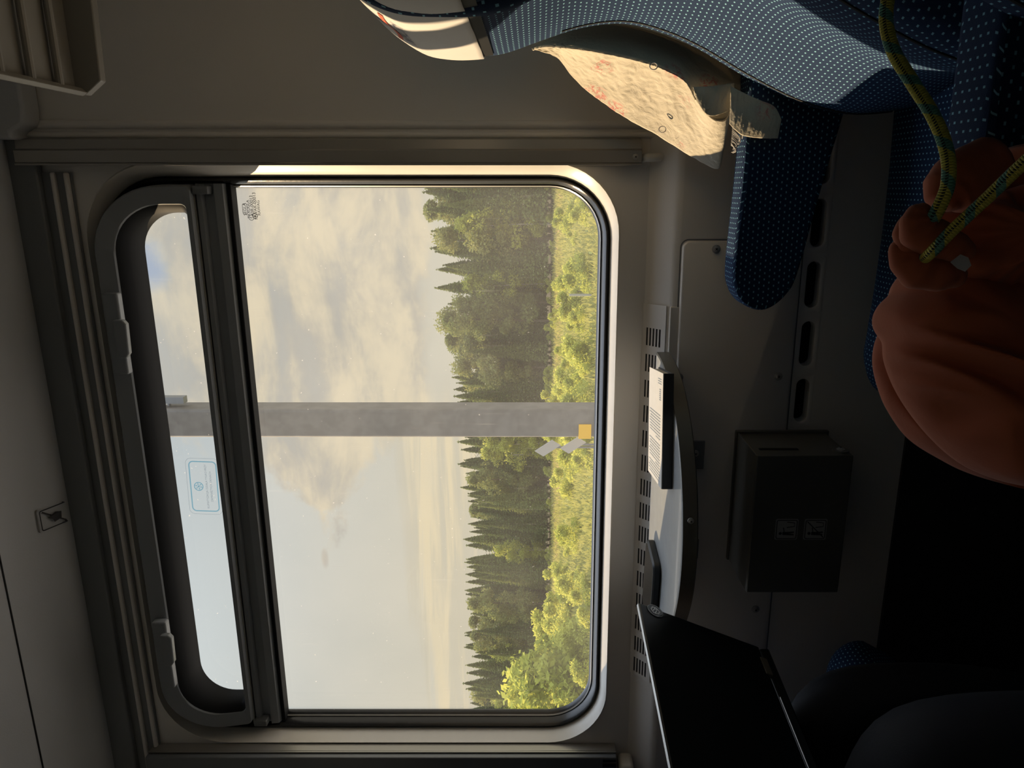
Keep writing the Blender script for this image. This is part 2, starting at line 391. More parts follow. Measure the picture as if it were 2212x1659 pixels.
def holes_plate(name, o, ux, uv, W, H, holes, material, parent=None, thick=0.0, extra_u=(), extra_v=()):
    us = sorted(set([0, W]+[h[0] for h in holes]+[h[1] for h in holes])); vsn = sorted(set([0, H]+[h[2] for h in holes]+[h[3] for h in holes]))
    o = Vector(o); ux = Vector(ux); uv = Vector(uv); vs = []; fs = []; idx = {}
    def vid(i, j):
        if (i, j) not in idx: idx[(i, j)] = len(vs); vs.append(o+ux*us[i]+uv*vsn[j])
        return idx[(i, j)]
    for i in range(len(us)-1):
        for j in range(len(vsn)-1):
            cu = (us[i]+us[i+1])/2; cv = (vsn[j]+vsn[j+1])/2
            if any(h[0] < cu < h[1] and h[2] < cv < h[3] for h in holes): continue
            fs.append((vid(i, j), vid(i+1, j), vid(i+1, j+1), vid(i, j+1)))
    ob = pydata(name, vs, fs, material, parent)
    if thick:
        md = ob.modifiers.new('solid', 'SOLIDIFY'); md.thickness = thick; md.offset = 1
    return ob
def text(s, name, pos, right, up, size, material, parent, align='CENTER', ext=0.0):
    cu = bpy.data.curves.new(name, 'FONT'); cu.body = s; cu.size = size; cu.align_x = align; cu.align_y = 'CENTER'; cu.extrude = ext
    tmp = bpy.data.objects.new(name, cu); COL.objects.link(tmp)
    dg = bpy.context.evaluated_depsgraph_get(); me = bpy.data.meshes.new_from_object(tmp.evaluated_get(dg))
    COL.objects.unlink(tmp); bpy.data.objects.remove(tmp)
    r = Vector(right).normalized(); u = Vector(up).normalized(); n = r.cross(u)
    mw = Matrix((r, u, n)).transposed().to_4x4(); mw.translation = pos
    me.transform(mw); me.materials.clear()
    o = link(name, me, material)
    if parent is not None: keep(o, parent)
    return o
def polyline_strip(pts, w, n, closed=False):             # flat ribbon along pts in the plane with normal n
    pts = [Vector(p) for p in pts]; n = Vector(n); N = len(pts); vs = []
    for i, p in enumerate(pts):
        a = pts[(i-1) % N] if (closed or i > 0) else p; c = pts[(i+1) % N] if (closed or i < N-1) else p
        t = (c-a).normalized(); s = n.cross(t).normalized(); vs += [p+s*w/2, p-s*w/2]
    fs = [(2*i, 2*((i+1) % N), 2*((i+1) % N)+1, 2*i+1) for i in range(N if closed else N-1)]
    return vs, fs
def interp(tab, t):
    if t <= tab[0][0]: return tab[0][1]
    for (a, b), (c, d) in zip(tab, tab[1:]):
        if t <= c:
            u = (t-a)/(c-a); u = u*u*(3-2*u) if False else u
            return b+(d-b)*u
    return tab[-1][1]
def catmull(pts, n=8):
    pts = [Vector(p) for p in pts]; out = []
    for i in range(len(pts)-1):
        p0 = pts[max(i-1, 0)]; p1 = pts[i]; p2 = pts[i+1]; p3 = pts[min(i+2, len(pts)-1)]
        for k in range(n):
            t = k/n; out.append(0.5*((2*p1)+(p2-p0)*t+(2*p0-5*p1+4*p2-p3)*t*t+(3*p1-p0-3*p2+p3)*t**3))
    out.append(pts[-1]); return out
def screw(pos, nrm, r=0.006, parent=None, name='screw'):
    b = MB(); pos = Vector(pos); nrm = Vector(nrm).normalized()
    b.tube([pos-nrm*0.001, pos+nrm*0.0012, pos+nrm*0.002], [r*1.25, r*1.25, r*1.0], 20)
    b.tube([pos+nrm*0.001, pos+nrm*0.0032, pos+nrm*0.0042], [r*0.8, r*0.75, r*0.45], 18)
    t = nrm.orthogonal().normalized(); s = nrm.cross(t)
    b.cur = 1
    b.obox(pos+nrm*0.0042, t*r*0.42, s*r*0.09, nrm*0.0004); b.obox(pos+nrm*0.0042, s*r*0.42, t*r*0.09, nrm*0.0004)
    return b.build(name, [M['steel'], M['black']], parent, smooth=True)
def struct(o): o['kind'] = 'structure'; return o

# ================================================================ THE COMPARTMENT
WX0, WX1 = -1.67, 0.46                                   # partitions
WY = 1.45                                                # inner face of the window wall
GY = 1.52                                                # glass
MIDX = -0.60
# window wall with the rounded opening
cr_o = rrect(-1.252, 0.050, 0.889, 1.922, (0.150, 0.150, 0.135, 0.135))
cr_m = rrect(-1.2455, 0.033, 0.900, 1.9165, (0.140, 0.140, 0.125, 0.125))
IX0, IX1, IZ0, IZ1 = -1.2405, 0.0235, 0.9045, 1.914
cr_i = rrect(IX0, IX1, IZ0, IZ1, (0.135, 0.135, 0.120, 0.120))
outer = rrect(WX0, WX1, 0.837, 2.10, 0.001)
struct(ring_loft('wall_window', [(outer, WY), (rrect(-1.275, 0.072, 0.868, 1.945, 0.165), WY), (cr_o, WY)], M['wall'], angle=60))
# lower wall: sloping ledge then a vertical face with rounded air slots
slots = []
for k in range(8):
    xr = -0.018+0.115 - 0.1145*k + 0.0
    slots.append((xr-0.088, xr))
hl = [(a-0.010-WX0, b+0.010-WX0, 0.80-0.548, 0.80-0.504) for a, b in slots]
lo_top = pydata('wall_ledge', [(WX0, WY, .8371), (WX1, WY, .8371), (WX0, 1.408, .797), (WX1, 1.408, .797), (WX0, 1.402, .790), (WX1, 1.402, .790), (WX0, 1.400, .780), (WX1, 1.400, .780)],
                [(0, 1, 3, 2), (2, 3, 5, 4), (4, 5, 7, 6)], M['wall'], smooth=True, angle=60); struct(lo_top)
lo = holes_plate('wall_lower', (WX0, 1.40, 0.80-0.02), (1, 0, 0), (0, 0, -1), WX1-WX0, 0.78, [(a, b, c-0.02, d-0.02) for a, b, c, d in hl], M['wall']); struct(lo)
for a, b in slots:
    k = 8
    L0 = rrect(a-0.010, b+0.010, 0.504, 0.548, 0.0005, k); L1 = rrect(a-0.0035, b+0.0035, 0.5095, 0.5425, 0.0155, k)
    L2 = rrect(a, b, 0.513, 0.539, 0.013, k)
    r = ring_loft('slot_rim', [(L0, 1.40), (L1, 1.3985), (L2, 1.401), (L2, 1.425)], M['wall'], lo, angle=50)
    vs = [(x, 1.424, z) for x, z in L2]; pydata('slot_shade', vs, [tuple(range(len(vs)))], M['seal'], lo)  # black cap paints in the shade at the back of the slot
struct(MB().box(WX0, WX1, 1.392, 1.40, 0, .312).build('baseboard_window', M['floor']))
# carriage outer skin behind the wall, with the window opening
skin = ring_loft('wall_outer', [(rrect(-1.262, 0.030, 0.900, 1.935, .12), 1.5285), (rrect(-2.2, 1.0, -0.3, 2.9, 0.001), 1.5285), (rrect(-2.2, 1.0, -0.3, 2.9, 0.001), 1.56), (rrect(-1.262, 0.030, 0.900, 1.935, .12), 1.531)], M['black'], angle=60); struct(skin)
struct(MB().box(WX1, WX1+.03, -.62, 1.56, 0, 2.6).build('wall_right', M['wall']))
struct(MB().box(WX0-.03, WX0, -.62, 1.56, 0, 2.6).build('wall_left', M['wall']))
struct(MB().box(WX0-.03, WX1+.03, -.65, 1.56, -.03, 0).build('floor', M['floor']))
# corridor wall with a closed sliding door
struct(MB().box(WX0, -1.02, -.65, -.62, 0, 2.5).box(-.22, WX1, -.65, -.62, 0, 2.5).box(-1.02, -.22, -.65, -.62, 2.0, 2.5).build('wall_corridor', M['wall']))
d = struct(MB().box(-1.02, -.22, -.645, -.625, 0, 1.08).box(-1.02, -.94, -.645, -.625, 1.08, 1.92).box(-.30, -.22, -.645, -.625, 1.08, 1.92).box(-1.02, -.22, -.645, -.625, 1.92, 2.0).build('door_1', M['frame']))
MB().box(-.94, -.30, -.637, -.633, 1.08, 1.92).build('fill_pane', M['tint'], d)  # unseen pane added so that sky light fills the compartment from behind
MB().tube([(-.30, -.62, .95), (-.30, -.58, .97), (-.30, -.58, 1.13), (-.30, -.62, 1.15)], .010, 10).build('door_handle', M['steel'], d, smooth=True)
# ceiling: rolled front edge above the blind housing, rising towards the aisle
prof = [(1.452, 2.10), (1.452, 2.048), (1.435, 2.036), (1.41, 2.033), (1.385, 2.040), (1.36, 2.055), (1.20, 2.105), (0.9, 2.19), (0.5, 2.27), (0.0, 2.32), (-.65, 2.34)]
vs = []; 
for x in (WX0, WX1):
    vs += [(x, y, z) for y, z in prof]
n = len(prof)
ceil = struct(pydata('ceiling', vs, [(i, i+1, n+i+1, n+i) for i in range(n-1)], M['ceil'], smooth=True, angle=70))
struct(MB().box(WX0, WX1, -.65, 1.56, 2.5, 2.55).build('ceiling_roof', M['ceil']))
# seam in the ceiling panel
sm = [aty(0, 1235, 1.15), aty(30, 1380, 1.15), aty(95, 1659, 1.15)]
def ceil_z(y):
    for (a, b), (c, d2) in zip(prof[3:], prof[4:]):
        if c <= y <= a: return b+(d2-b)*(a-y)/(a-c)
    return 2.3
def on_ceil(xi, yi):
    r = ray(xi, yi); s = 0.4
    while s < 2.2:
        p = EY+r*s
        if p.z >= ceil_z(p.y): return p
        s += 0.002
    return EY+r*s
p0, p1 = on_ceil(2, 1245), on_ceil(95, 1655)
ym = (p0.y+p1.y)/2
seam = MB().box(WX0, WX1, ym-.0015, ym+.0015, ceil_z(ym)-.0012, ceil_z(ym)+.001).build('trim_1', M['black']); struct(seam)

# blind housing ribs under the ceiling
hb = MB()
hb.prism([(WX0, 1.449, 2.045), (WX0, 1.432, 2.045), (WX0, 1.430, 1.985), (WX0, 1.449, 1.985)], (WX1-WX0-.37, 0, 0))
hb.build('blind_housing', M['shadeblind'], bevel=.003)
bh = bpy.data.objects['blind_housing']; tag(bh, 'grey blind housing running along the top of the window under the ceiling', 'blind housing')
for z, n_ in ((1.962, 'rib'), (1.937, 'rib')):
    MB().box(WX0, .030, 1.436, 1.449, z-.004, z+.004).build(n_, M['wall'], bh, bevel=.003)
MB().box(WX0, .030, 1.444, 1.449, 1.930, 1.985).build('back_strip', M['shadeblind'], bh)

# ---------------- main window
w1 = ring_loft('window_1', [(cr_o, WY), (rrect(-1.249, .047, .892, 1.919, (.149, .149, .133, .133)), 1.4465), (cr_m, 1.462), (cr_i, 1.485), (cr_i, 1.50)], M['cream'], angle=60); struct(w1)
g0 = rrect(-1.2245, .0235, .9055, 1.9055, (.135, .135, .12, .12)); 
def sh(d_, r=.135, rb=.12): return rrect(IX0+d_, IX1-d_, IZ0+d_, IZ1-d_, (r-d_, r-d_, rb-d_, rb-d_))
gas = ring_loft('rubber_gasket', [(sh(0), 1.490), (sh(.002), 1.484), (sh(.008), 1.482), (sh(.012), 1.488), (sh(.0145), 1.500), (sh(.016), 1.508), (sh(.0205), 1.512), (sh(.0215), 1.524)], M['rubber'], w1, angle=70)
# thin bright edge strip at the glass side of the gasket
ring_loft('glass_trim', [(sh(.0155), 1.5065), (sh(.0175), 1.5045), (sh(.0195), 1.5075)], M['alu'], w1, angle=70)
gl = rrect(-1.230, .012, .915, 1.72, (.005, .005, .11, .11))
pydata('glass', [(x, GY, z) for x, z in gl], [tuple(range(len(gl)))], M['glass'], w1)
# transom: stacked profiles
tr = MB(); TZ0 = .0085
tz = lambda z: 1.05+(z-1.05)*1.0100
tx0, tx1 = -1.226, .010
tr.prism([(tx0, y+.014, tz(z)) for y, z in ((1.510, 1.652), (1.480, 1.652), (1.470, 1.657), (1.468, 1.673), (1.476, 1.676), (1.476, 1.694), (1.464, 1.697), (1.464, 1.706), (1.510, 1.708))], (tx1-tx0, 0, 0))
tr.build('transom', M['frame'], w1)
MB().box(tx0, tx1, 1.490, 1.519, tz(1.6435), tz(1.6515)).build('transom_seal', M['seal'], w1, bevel=.002)
MB().box(tx0+.005, tx1-.005, 1.4735, 1.477, tz(1.7085), tz(1.7115)).build('transom_bead', M['alu'], w1)
MB().box(-.010, .006, 1.465, 1.489, tz(1.678), tz(1.708)).build('corner_bracket', M['aludark'], w1, bevel=.002)
MB().box(-1.221, -1.206, 1.465, 1.489, tz(1.678), tz(1.708)).build('corner_bracket', M['aludark'], w1, bevel=.002)

# ---------------- tilting vent window, top stands proud of the wall
def vy(base_top, base_bot):
    return lambda x, z: base_bot+(base_top-base_bot)*max(0, min(1, (z-1.70)/0.195))
def vl(d_, rt=.130): return rrect(-1.212+d_, .007-d_, 1.717+d_*0.30, 1.900-d_, (max(rt-d_, .02), max(rt-d_, .02), .012, .012))
vent = empty('vent_window', (-.6, 1.45, 1.70), 'narrow top-hung vent window with dark grey rounded frame above the transom', 'window')
ring_loft('sash_frame', [(vl(-.004), 1.519), (vl(0), vy(1.432, 1.468)), (vl(.003), vy(1.428, 1.464)), (vl(.034), vy(1.430, 1.466)), (vl(.036), vy(1.434, 1.468))], M['frame'], vent, angle=50)
ring_loft('sash_seal', [(vl(.036), vy(1.434, 1.468)), (vl(.040), vy(1.440, 1.470)), (vl(.050), vy(1.462, 1.478)), (vl(.052), 1.500), (vl(.053), 1.517)], M['seal'], vent, angle=70)
gv = vl(.010, .12)
pydata('glass', [(x, 1.5165, z) for x, z in gv], [tuple(range(len(gv)))], M['ventglass'], vent)
def vp(d_, rt): return rrect(-1.210+d_, .012-d_, 1.704, 1.905-d_, (rt, rt, .002, .002))
pr = M['frit'] = mat('black_glass_print', (0.035, 0.038, 0.042), 0.35)
a_ = rrect(-1.215, .008, 1.714, 1.905, (.10, .10, .004, .004)); b_ = rrect(-1.188, -.040, 1.7245, 1.879, (.108, .108, .065, .004))
ring_loft('glass_border', [(a_, 1.5160), (b_, 1.5160)], pr, vent, angle=180)
# two catches on the top rail
def catch(yi0, yi1, yh0, yh1, xs):
    A = aty(xs[0], yi0, 1.425); B = aty(xs[1], yi1, 1.425)
    xa, xb = B.x, A.x; zc = (A.z+B.z)/2
    e = MB(); e.box(xa, xb, 1.412, 1.431, 1.858, 1.889)
    o = e.build('catch', M['frame'], vent, bevel=.004, seg=3)
    C = aty(xs[0], yh0, 1.41).x; D = aty(xs[1], yh1, 1.41).x
    k = MB(); k.prism([(D+.003, 1.414, 1.868), (D+.003, 1.414, 1.851), (D+.012, 1.414, 1.845), (C-.008, 1.414, 1.843), (C, 1.414, 1.849), (C, 1.414, 1.868)], (0, -.014, 0))
    hnd = k.build('catch_lever', M['frame'], None, bevel=.003, seg=3); hnd.parent = o; hnd.matrix_parent_inverse = o.matrix_parent_inverse.copy() if False else Matrix.Identity(4)
    return o
catch(632, 806, 690, 775, (250, 275)); catch(1338, 1480, 1368, 1436, (350, 375))

# marks etched on the panes
def etched(lines, name, par, pos, size, gap, m_):
    pass
gm = empty('glass_marking', aty(540, 450, 1.519), 'small dark maker marks printed in the top corner of the main pane', 'marking')
def T(s, xi, yi, Y, size, m_, par, nm='lettering', tilt=0, al='CENTER'):
    p = aty(xi, yi, Y); r = Vector((math.cos(tilt), 0, math.sin(tilt))); u = Vector((-math.sin(tilt), 0, math.cos(tilt)))
    return text(s, nm, p, r, u, size, m_, par, al)
T('SEGLA', 529, 452, 1.5185, .0085, M['ink'], gm); T('TRXUGLA', 537, 452, 1.5185, .0080, M['ink'], gm); T('43R-00013', 544, 444, 1.5185, .0090, M['ink'], gm)
T('MWAR-00013', 551, 445, 1.5185, .0090, M['ink'], gm); T('RAWAG', 559, 449, 1.5185, .0080, M['ink'], gm)
def circ(c, r, w, Y, n=24, start=0):
    pts = [Vector((c.x+r*math.cos(2*PI*i/n), Y, c.z+r*math.sin(2*PI*i/n))) for i in range(n)]
    return polyline_strip(pts, w, (0, 1, 0), True)
b = MB()
for (xi, yi) in ((543, 470), (551, 466)):
    b.add(*circ(aty(xi, yi, 1.5185), .0052, .0009, 1.5185))
b.add(*polyline_strip([Vector((p_[0], 1.5185, p_[1])) for p_ in rrect(aty(529, 463, 1.5185).x, aty(529, 440, 1.5185).x, aty(534, 450, 1.5185).z, aty(524, 450, 1.5185).z, .003, 4)], .0008, (0, 1, 0), True))
b.build('approval_ring', M['ink'], gm)
T('E', 543, 470, 1.5185, .007, M['ink'], gm); T('E', 551, 466, 1.5185, .007, M['ink'], gm)
gm2 = empty('glass_marking', aty(443, 1497, 1.5148), 'small white maker marks printed on the dark lower corner of the vent pane', 'marking')
for s_, xi, yi in (('E20 43R', 441, 1497), ('SECURIT', 447, 1500), ('GUARDIAN', 435, 1503)):
    T(s_, xi, yi, 1.5148, .0065, M['white'], gm2)
b = MB(); b.add(*circ(aty(437, 1490, 1.5148), .0065, .0009, 1.5148)); b.add(*circ(aty(453, 1497, 1.5148), .0055, .0009, 1.5148)); b.build('approval_ring', M['white'], gm2)
# air conditioning sticker
st = empty('window_sticker', aty(442, 1050, 1.5145), 'clear sticker with pale blue border and snowflake on the vent pane', 'sticker')
sc_ = aty(441, 1051, 1.5145); tl = -0.035
def SP(u, v, Y=1.5145):
    return Vector((sc_.x+u*math.cos(tl)-v*math.sin(tl), Y, sc_.z+u*math.sin(tl)+v*math.cos(tl)))
for (hw, hh, r_, w_, mm, nm) in ((.066, .0365, .012, .0006, M['filmgrey'], 'outline'), (.0585, .0295, .009, .0026, M['filmblue'], 'border')):
    b = MB(); b.add(*polyline_strip([SP(x, z) for x, z in rrect(-hw, hw, -hh, hh, r_, 6)], w_, (0, 1, 0), True)); b.build(nm, mm, st)
rt_ = Vector((math.cos(tl), 0, math.sin(tl))); up_ = Vector((-math.sin(tl), 0, math.cos(tl)))
text('KLIMATYZACJA DZIAŁA TYLKO PRZY', 'lettering', SP(0, -.006), rt_, up_, .0062, M['filmgrey'], st)
text('ZAMKNIĘTYCH OKNACH', 'lettering', SP(0, -.0155), rt_, up_, .0062, M['filmgrey'], st)
b = MB(); cc = SP(0, .012); b.add(*circ(cc, .0095, .002, 1.5145))
for k in range(6):
    a = PI/3*k+.2; dv = Vector((math.cos(a), 0, math.sin(a))); b.add(*polyline_strip([cc, cc+dv*.009], .0012, (0, 1, 0)))
    for sgn in (-1, 1):
        e = Vector((math.cos(a+sgn*.9), 0, math.sin(a+sgn*.9))); b.add(*polyline_strip([cc+dv*.0045, cc+dv*.0045+e*.003], .0009, (0, 1, 0)))
b.build('snowflake', M['filmblue'], st)
# ceiling sticker
cs = on_ceil(114, 1115)
th = math.atan2(.084, .3)
nrm = Vector((0, -.26, -1)).normalized(); r_ = Vector((1, 0, 0)); u_ = nrm.cross(r_) * -1
u_ = Vector((0, 1, -.30)).normalized()*-1
cst = empty('ceiling_sticker', cs, 'small square crossed-out pictogram sticker on the ceiling panel', 'sticker')
def CP(u, v, o=.0055): q = cs+r_*u+u_*v; return Vector((q.x, q.y, ceil_z(q.y)-o))
b = MB(); b.add([CP(x, z, .004) for x, z in rrect(-.025, .025, -.03, .03, .004, 4)], [tuple(range(20))]); b.build('backing', mat('sticker_film', (.42, .42, .41), .4), cst)
b = MB(); b.add(*polyline_strip([CP(x, z) for x, z in rrect(-.021, .021, -.026, .026, .003, 4)], .0025, (0, .3, 1), True))
b.add(*polyline_strip([CP(-.018, -.022), CP(.018, .022)], .003, (0, .3, 1)))
b.add([CP(-.008, -.012), CP(.006, -.014), CP(.010, .0), CP(.002, .014), CP(-.004, .006), CP(-.011, .004)], [tuple(range(6))]); b.build('pictogram', M['ink'], cst)

# ---------------- blind rails
def rail(sign, label, x_in, zb, zt):
    r = empty('blind_rail', (x_in, 1.44, zb), label, 'rail', 'aluminium blind rails beside the window')
    s = sign
    pts = [(x_in, 1.449), (x_in, 1.425), (x_in+s*.004, 1.421), (x_in+s*.026, 1.421), (x_in+s*.028, 1.428), (x_in+s*.046, 1.430), (x_in+s*.050, 1.449)]
    b = MB(); b.prism([(x, y, zb) for x, y in pts], (0, 0, zt-zb)); b.build('profile', M['alu'], r, bevel=.0008, seg=1)
    MB().box(min(x_in, x_in+s*.0025)-.0008*(s > 0), max(x_in, x_in+s*.0025)+.0008*(s < 0), 1.4195, 1.423, zb, zt).build('lip', M['alu'], r)
    screw((x_in+s*.014, 1.4215, zb+.012), (0, -1, 0), .0045, r)
    return r
rr_ = rail(1, 'aluminium blind rail running up the right side of the window, nearest the patterned seat', .043, .856, 2.016)
c = MB(); c.tube(catmull([(.055, 1.449, .853), (.056, 1.430, .846), (.056, 1.424, .835), (.057, 1.430, .822), (.057, 1.449, .815)], 5), .0075, 12)
c.build('clip', M['cream'], rr_, smooth=True)
rl_ = rail(-1, 'aluminium blind rail running up the far left side of the window', -1.253, .868, 1.945)
b = MB(); b.box(-1.30, -1.255, 1.405, 1.418, .868, 1.945); b.box(-1.33, -1.31, 1.385, 1.449, .868, 1.945)
b.box(-1.37, -1.335, 1.365, 1.449, .868, 1.945); b.build('guide_channel', M['aludark'], rl_, bevel=.002)
MB().box(-1.262, -1.256, 1.400, 1.404, .870, .90).box(-1.276, -1.270, 1.400, 1.404, .870, .90).build('end_stop', M['rubber'], rl_)
c = MB(); c.box(-1.325, -1.275, 1.40, 1.449, .828, .862); c.build('clip', M['cream'], rl_, bevel=.010, seg=4)
# soft vertical ribs pressed into the wall panel at the right
for k, (xx, w_, d_) in enumerate(((.0975, .010, .006), (.116, .012, .008))):
    t_ = MB(); t_.tube([(xx, 1.450, .83), (xx, 1.450, 2.03)], d_, 12); struct(t_.build('trim_%d' % (k+2), M['wall'], smooth=True))

# ---------------- ventilation grille on the sloping ledge
gvn = empty('vent_grille', (-.6, 1.42, .82), 'long slotted ventilation grille in the ledge below the window', 'grille')
dn = Vector((0, -.042, -.040)).normalized()
O = Vector((-1.06, 1.4495, .8385)); Hh = .060
hs = []
nx = 15
for g in range(nx):
    x0 = 1.06-.2655-.036-g*.0535
    for r in range(5):
        v0 = .010+r*.0078
        hs.append((x0, x0+.036, v0, v0+.0042))
plate = holes_plate('plate', O+Vector((0, -.0012, .0012)), (1, 0, 0), dn, .842, Hh-.004, hs, M['wall'], gvn, thick=.0012)
pydata('cavity_shade', [O+Vector((0, -.0004, .0004)), O+Vector((.842, -.0004, .0004)), O+Vector((.842, -.0004, .0004))+dn*.05, O+Vector((0, -.0004, .0004))+dn*.05], [(0, 1, 2, 3)], M['black'], gvn)  # black sheet stands in for the shade behind the grille slots
# vertical lower lip
MB().box(-1.06, -.218, 1.3985, 1.404, .765, .795).build('lower_lip', M['wall'], gvn, bevel=.002)

# ---------------- access panel
ap = empty('access_panel', (-.5, 1.40, .57), 'flat grey access panel screwed to the wall below the grille', 'panel')
pl = ring_loft('plate', [(rrect(-.985, -.094, .553, .778, .014, 6), 1.400), (rrect(-.985, -.094, .553, .778, .014, 6), 1.3945), (rrect(-.982, -.097, .556, .775, .012, 6), 1.3915)], M['wall'], ap, angle=60, capend=True)
b = MB(); b.add(*polyline_strip([Vector((x, 1.3990, z)) for x, z in rrect(-.9875, -.0915, .5505, .7805, .015, 6)], .0022, (0, 1, 0), True)); b.build('gap', M['aludark'], ap)
for xi, yi in ((1547, 538), (1708, 536), (1467, 815), (1681, 813), (1632, 1316)):
    screw(aty(xi, yi, 1.3912), (0, -1, 0), .0065, ap)

# ---------------- table
tb = empty('table', (-.57, 1.385, .80), 'small grey half-round folding table fixed to the wall under the window', 'table')
TZ = .82
def tabo(w, dpt, y0=1.388, n=48, cx=-.572):
    pts = [(cx+w*math.cos(PI*i/n), y0-dpt*max(0, math.sin(PI*i/n))**.92) for i in range(n+1)]
    return pts
to = tabo(.268, .326)
ti = tabo(.2645, .3225)
b = MB(); b.prism([(x, y, TZ-.020) for x, y in ti], (0, 0, .020)); b.build('table_top', M['table'], tb, smooth=True, angle=40)
vs = []; fs = []; n = len(to)
for (x, y), (xi_, yi_) in zip(to, ti):
    vs += [(xi_, yi_, TZ+.0003), (x, y, TZ-.001), (x-0, y, TZ-.024), (xi_, yi_+.004, TZ-.027)]
for i in range(n-1):
    for k in range(3): fs.append((4*i+k, 4*(i+1)+k, 4*(i+1)+k+1, 4*i+k+1))
fixn(pydata('edge_band', vs, fs, M['tabrim'], tb, True, 50))
screw((-.505, 1.0645, TZ-.012), (.1, -1, 0), .004, tb)
for xb, xw in ((-.515, .030), (-.722, .022)):
    b = MB()
    b.box(xb-xw, xb+xw, 1.387, 1.3915, .715, .800)
    b.prism([(xb-xw, 1.388, .798), (xb-xw, 1.20, .798), (xb-xw, 1.22, .785), (xb-xw, 1.388, .735)], (.004, 0, 0))
    o = b.build('bracket', M['frame'], tb, bevel=.0015)
    screw((xb+.004, 1.3868, .733), (0, -1, 0), .0055, tb)
# ---------------- book
A = atz(1456.5, 807, TZ); B_ = atz(1452, 1056.5, TZ); A.z = B_.z = TZ+.0005
along = (B_-A); Lb = along.length; along.normalize(); dp = Vector((-along.y, along.x, 0)); dp = dp if dp.y > 0 else -dp
Wb = .150
bk = empty('book', (A+B_)/2, 'pale-covered paperback book lying by itself on the table', 'book')
def bookbox(u0, u1, v0, v1, z0, z1):
    c_ = A+along*((u0+u1)/2)+dp*((v0+v1)/2)+Vector((0, 0, (z0+z1)/2))
    return c_, along*((u1-u0)/2), dp*((v1-v0)/2), Vector((0, 0, (z1-z0)/2))
MB().obox(*bookbox(.003, Lb-.003, .0025, Wb-.003, .0016, .0164)).build('pages', M['pages'], bk)
MB().obox(*bookbox(0, Lb, 0, Wb, .0164, .018)).build('cover', M['cover'], bk)
MB().obox(*bookbox(0, Lb, 0, Wb, 0, .0016)).build('back_cover', M['spine'], bk)
MB().obox(*bookbox(0, Lb, -.0012, .002, .0, .0165)).build('spine', M['spine'], bk)
def bt(s, u, v, size, al='LEFT'):
    return text(s, 'lettering', A+along*u+dp*v+Vector((0, 0, .0183)), dp, -along, size, M['greyink'], bk, al)
b = MB(); random.seed(3)
zt = Vector((0, 0, .0183))
for k in range(23):                                      # printed text lines on the back cover
    if k == 9: continue
    u = .075+k*.0052; v1 = .13 if k % 9 != 8 else .06
    p_ = A+along*u+zt; v = .022
    while v < v1:
        w_ = random.uniform(.004, .012); b.add([p_+dp*v-along*.0009, p_+dp*(v+w_)-along*.0009, p_+dp*(v+w_)+along*.0009, p_+dp*v+along*.0009], [(0, 1, 2, 3)]); v += w_+.0022
for k in range(3):
    p_ = A+along*(.012+k*.004)+zt; b.add([p_+dp*.014-along*.0006, p_+dp*.05-along*.0006, p_+dp*.05+along*.0006, p_+dp*.014+along*.0006], [(0, 1, 2, 3)])
for k in range(6):
    p_ = A+along*(.030+k*.0035)+zt; b.add([p_+dp*.018-along*.0008, p_+dp*.034-along*.0008, p_+dp*.034+along*.0008, p_+dp*.018+along*.0008], [(0, 1, 2, 3)])
b.build('lettering', M['greyink'], bk)
# ---------------- black device
dv = empty('smartphone', (-.74, 1.28, TZ), 'black glass-topped phone lying on the table beside the laptop lid', 'phone')
c0 = Vector((-.745, 1.285, TZ)); an = math.radians(172); ax_ = Vector((math.cos(an), math.sin(an), 0)); ay_ = Vector((-ax_.y, ax_.x, 0))
def dvl(i, z): return [c0+ax_*x+ay_*y+Vector((0, 0, z)) for x, y in rrect(-.078+i, .078-i, -.052+i, .052-i, .02-i, 6)]
vs = dvl(.002, 0)+dvl(0, .003)+dvl(0, .012)+dvl(.003, .015); n = 28
fs = [tuple(range(n))[::-1]]+[(l*n+k, l*n+(k+1) % n, (l+1)*n+(k+1) % n, (l+1)*n+k) for l in range(3) for k in range(n)]+[tuple(range(3*n, 4*n))]
fixn(pydata('body', vs, fs, M['lap'], dv, True, 30))
pydata('screen', [p+Vector((0, 0, .0003)) for p in dvl(.006, .015)], [tuple(range(n))], M['phone'], dv)
b = MB(); b.obox(c0+ay_*(.0522)*(-1)+ax_*(.0)+Vector((0, 0, .009)), ax_*.012, ay_*.0006, Vector((0, 0, .0015))); b.build('side_button', M['lapedge'], dv)

# ---------------- waste bin
bn = empty('waste_bin', (-.603, 1.39, .47), 'dark metal waste bin with hinged lid on the wall under the table', 'bin')
bx0, bx1, by0, by1, bz0, bz1 = -.741, -.465, 1.252, 1.390, .475, .652
b = MB(); b.box(bx0+.004, bx1-.004, by0+.004, by1, bz0, bz1-.002); b.build('body', M['bin'], bn, bevel=.004, seg=3)
b = MB(); b.box(bx0-.004, bx1+.002, by1-.006, by1+.004, bz0-.004, bz1+.004); b.build('back_plate', M['bin'], bn, bevel=.002)
b = MB(); b.box(bx0, bx1, by0-.002, by0+.004, bz0+.004, bz1); b.box(bx0, bx0+.003, by0, by0+.05, bz0+.004, bz1); b.box(bx1-.003, bx1, by0, by0+.035, bz0+.004, bz1-.0)
b.box(bx0, bx1, by0, by1-.01, bz1-.002, bz1+.0015); b.build('lid', M['bin'], bn, bevel=.0025, seg=3)
b = MB(); b.box(bx1-.002, bx1+.0012, by0+.026, by0+.037, bz1-.085, bz1-.012); b.build('finger_slot', M['black'], bn, bevel=.002)  # raised black block stands in for the shade inside the cutout
b = MB(); b.disc((bx1-.002, by0+.022, bz0+.018), (1, 0, 0), .015, .005); b.build('hinge', M['bin'], bn, smooth=True)
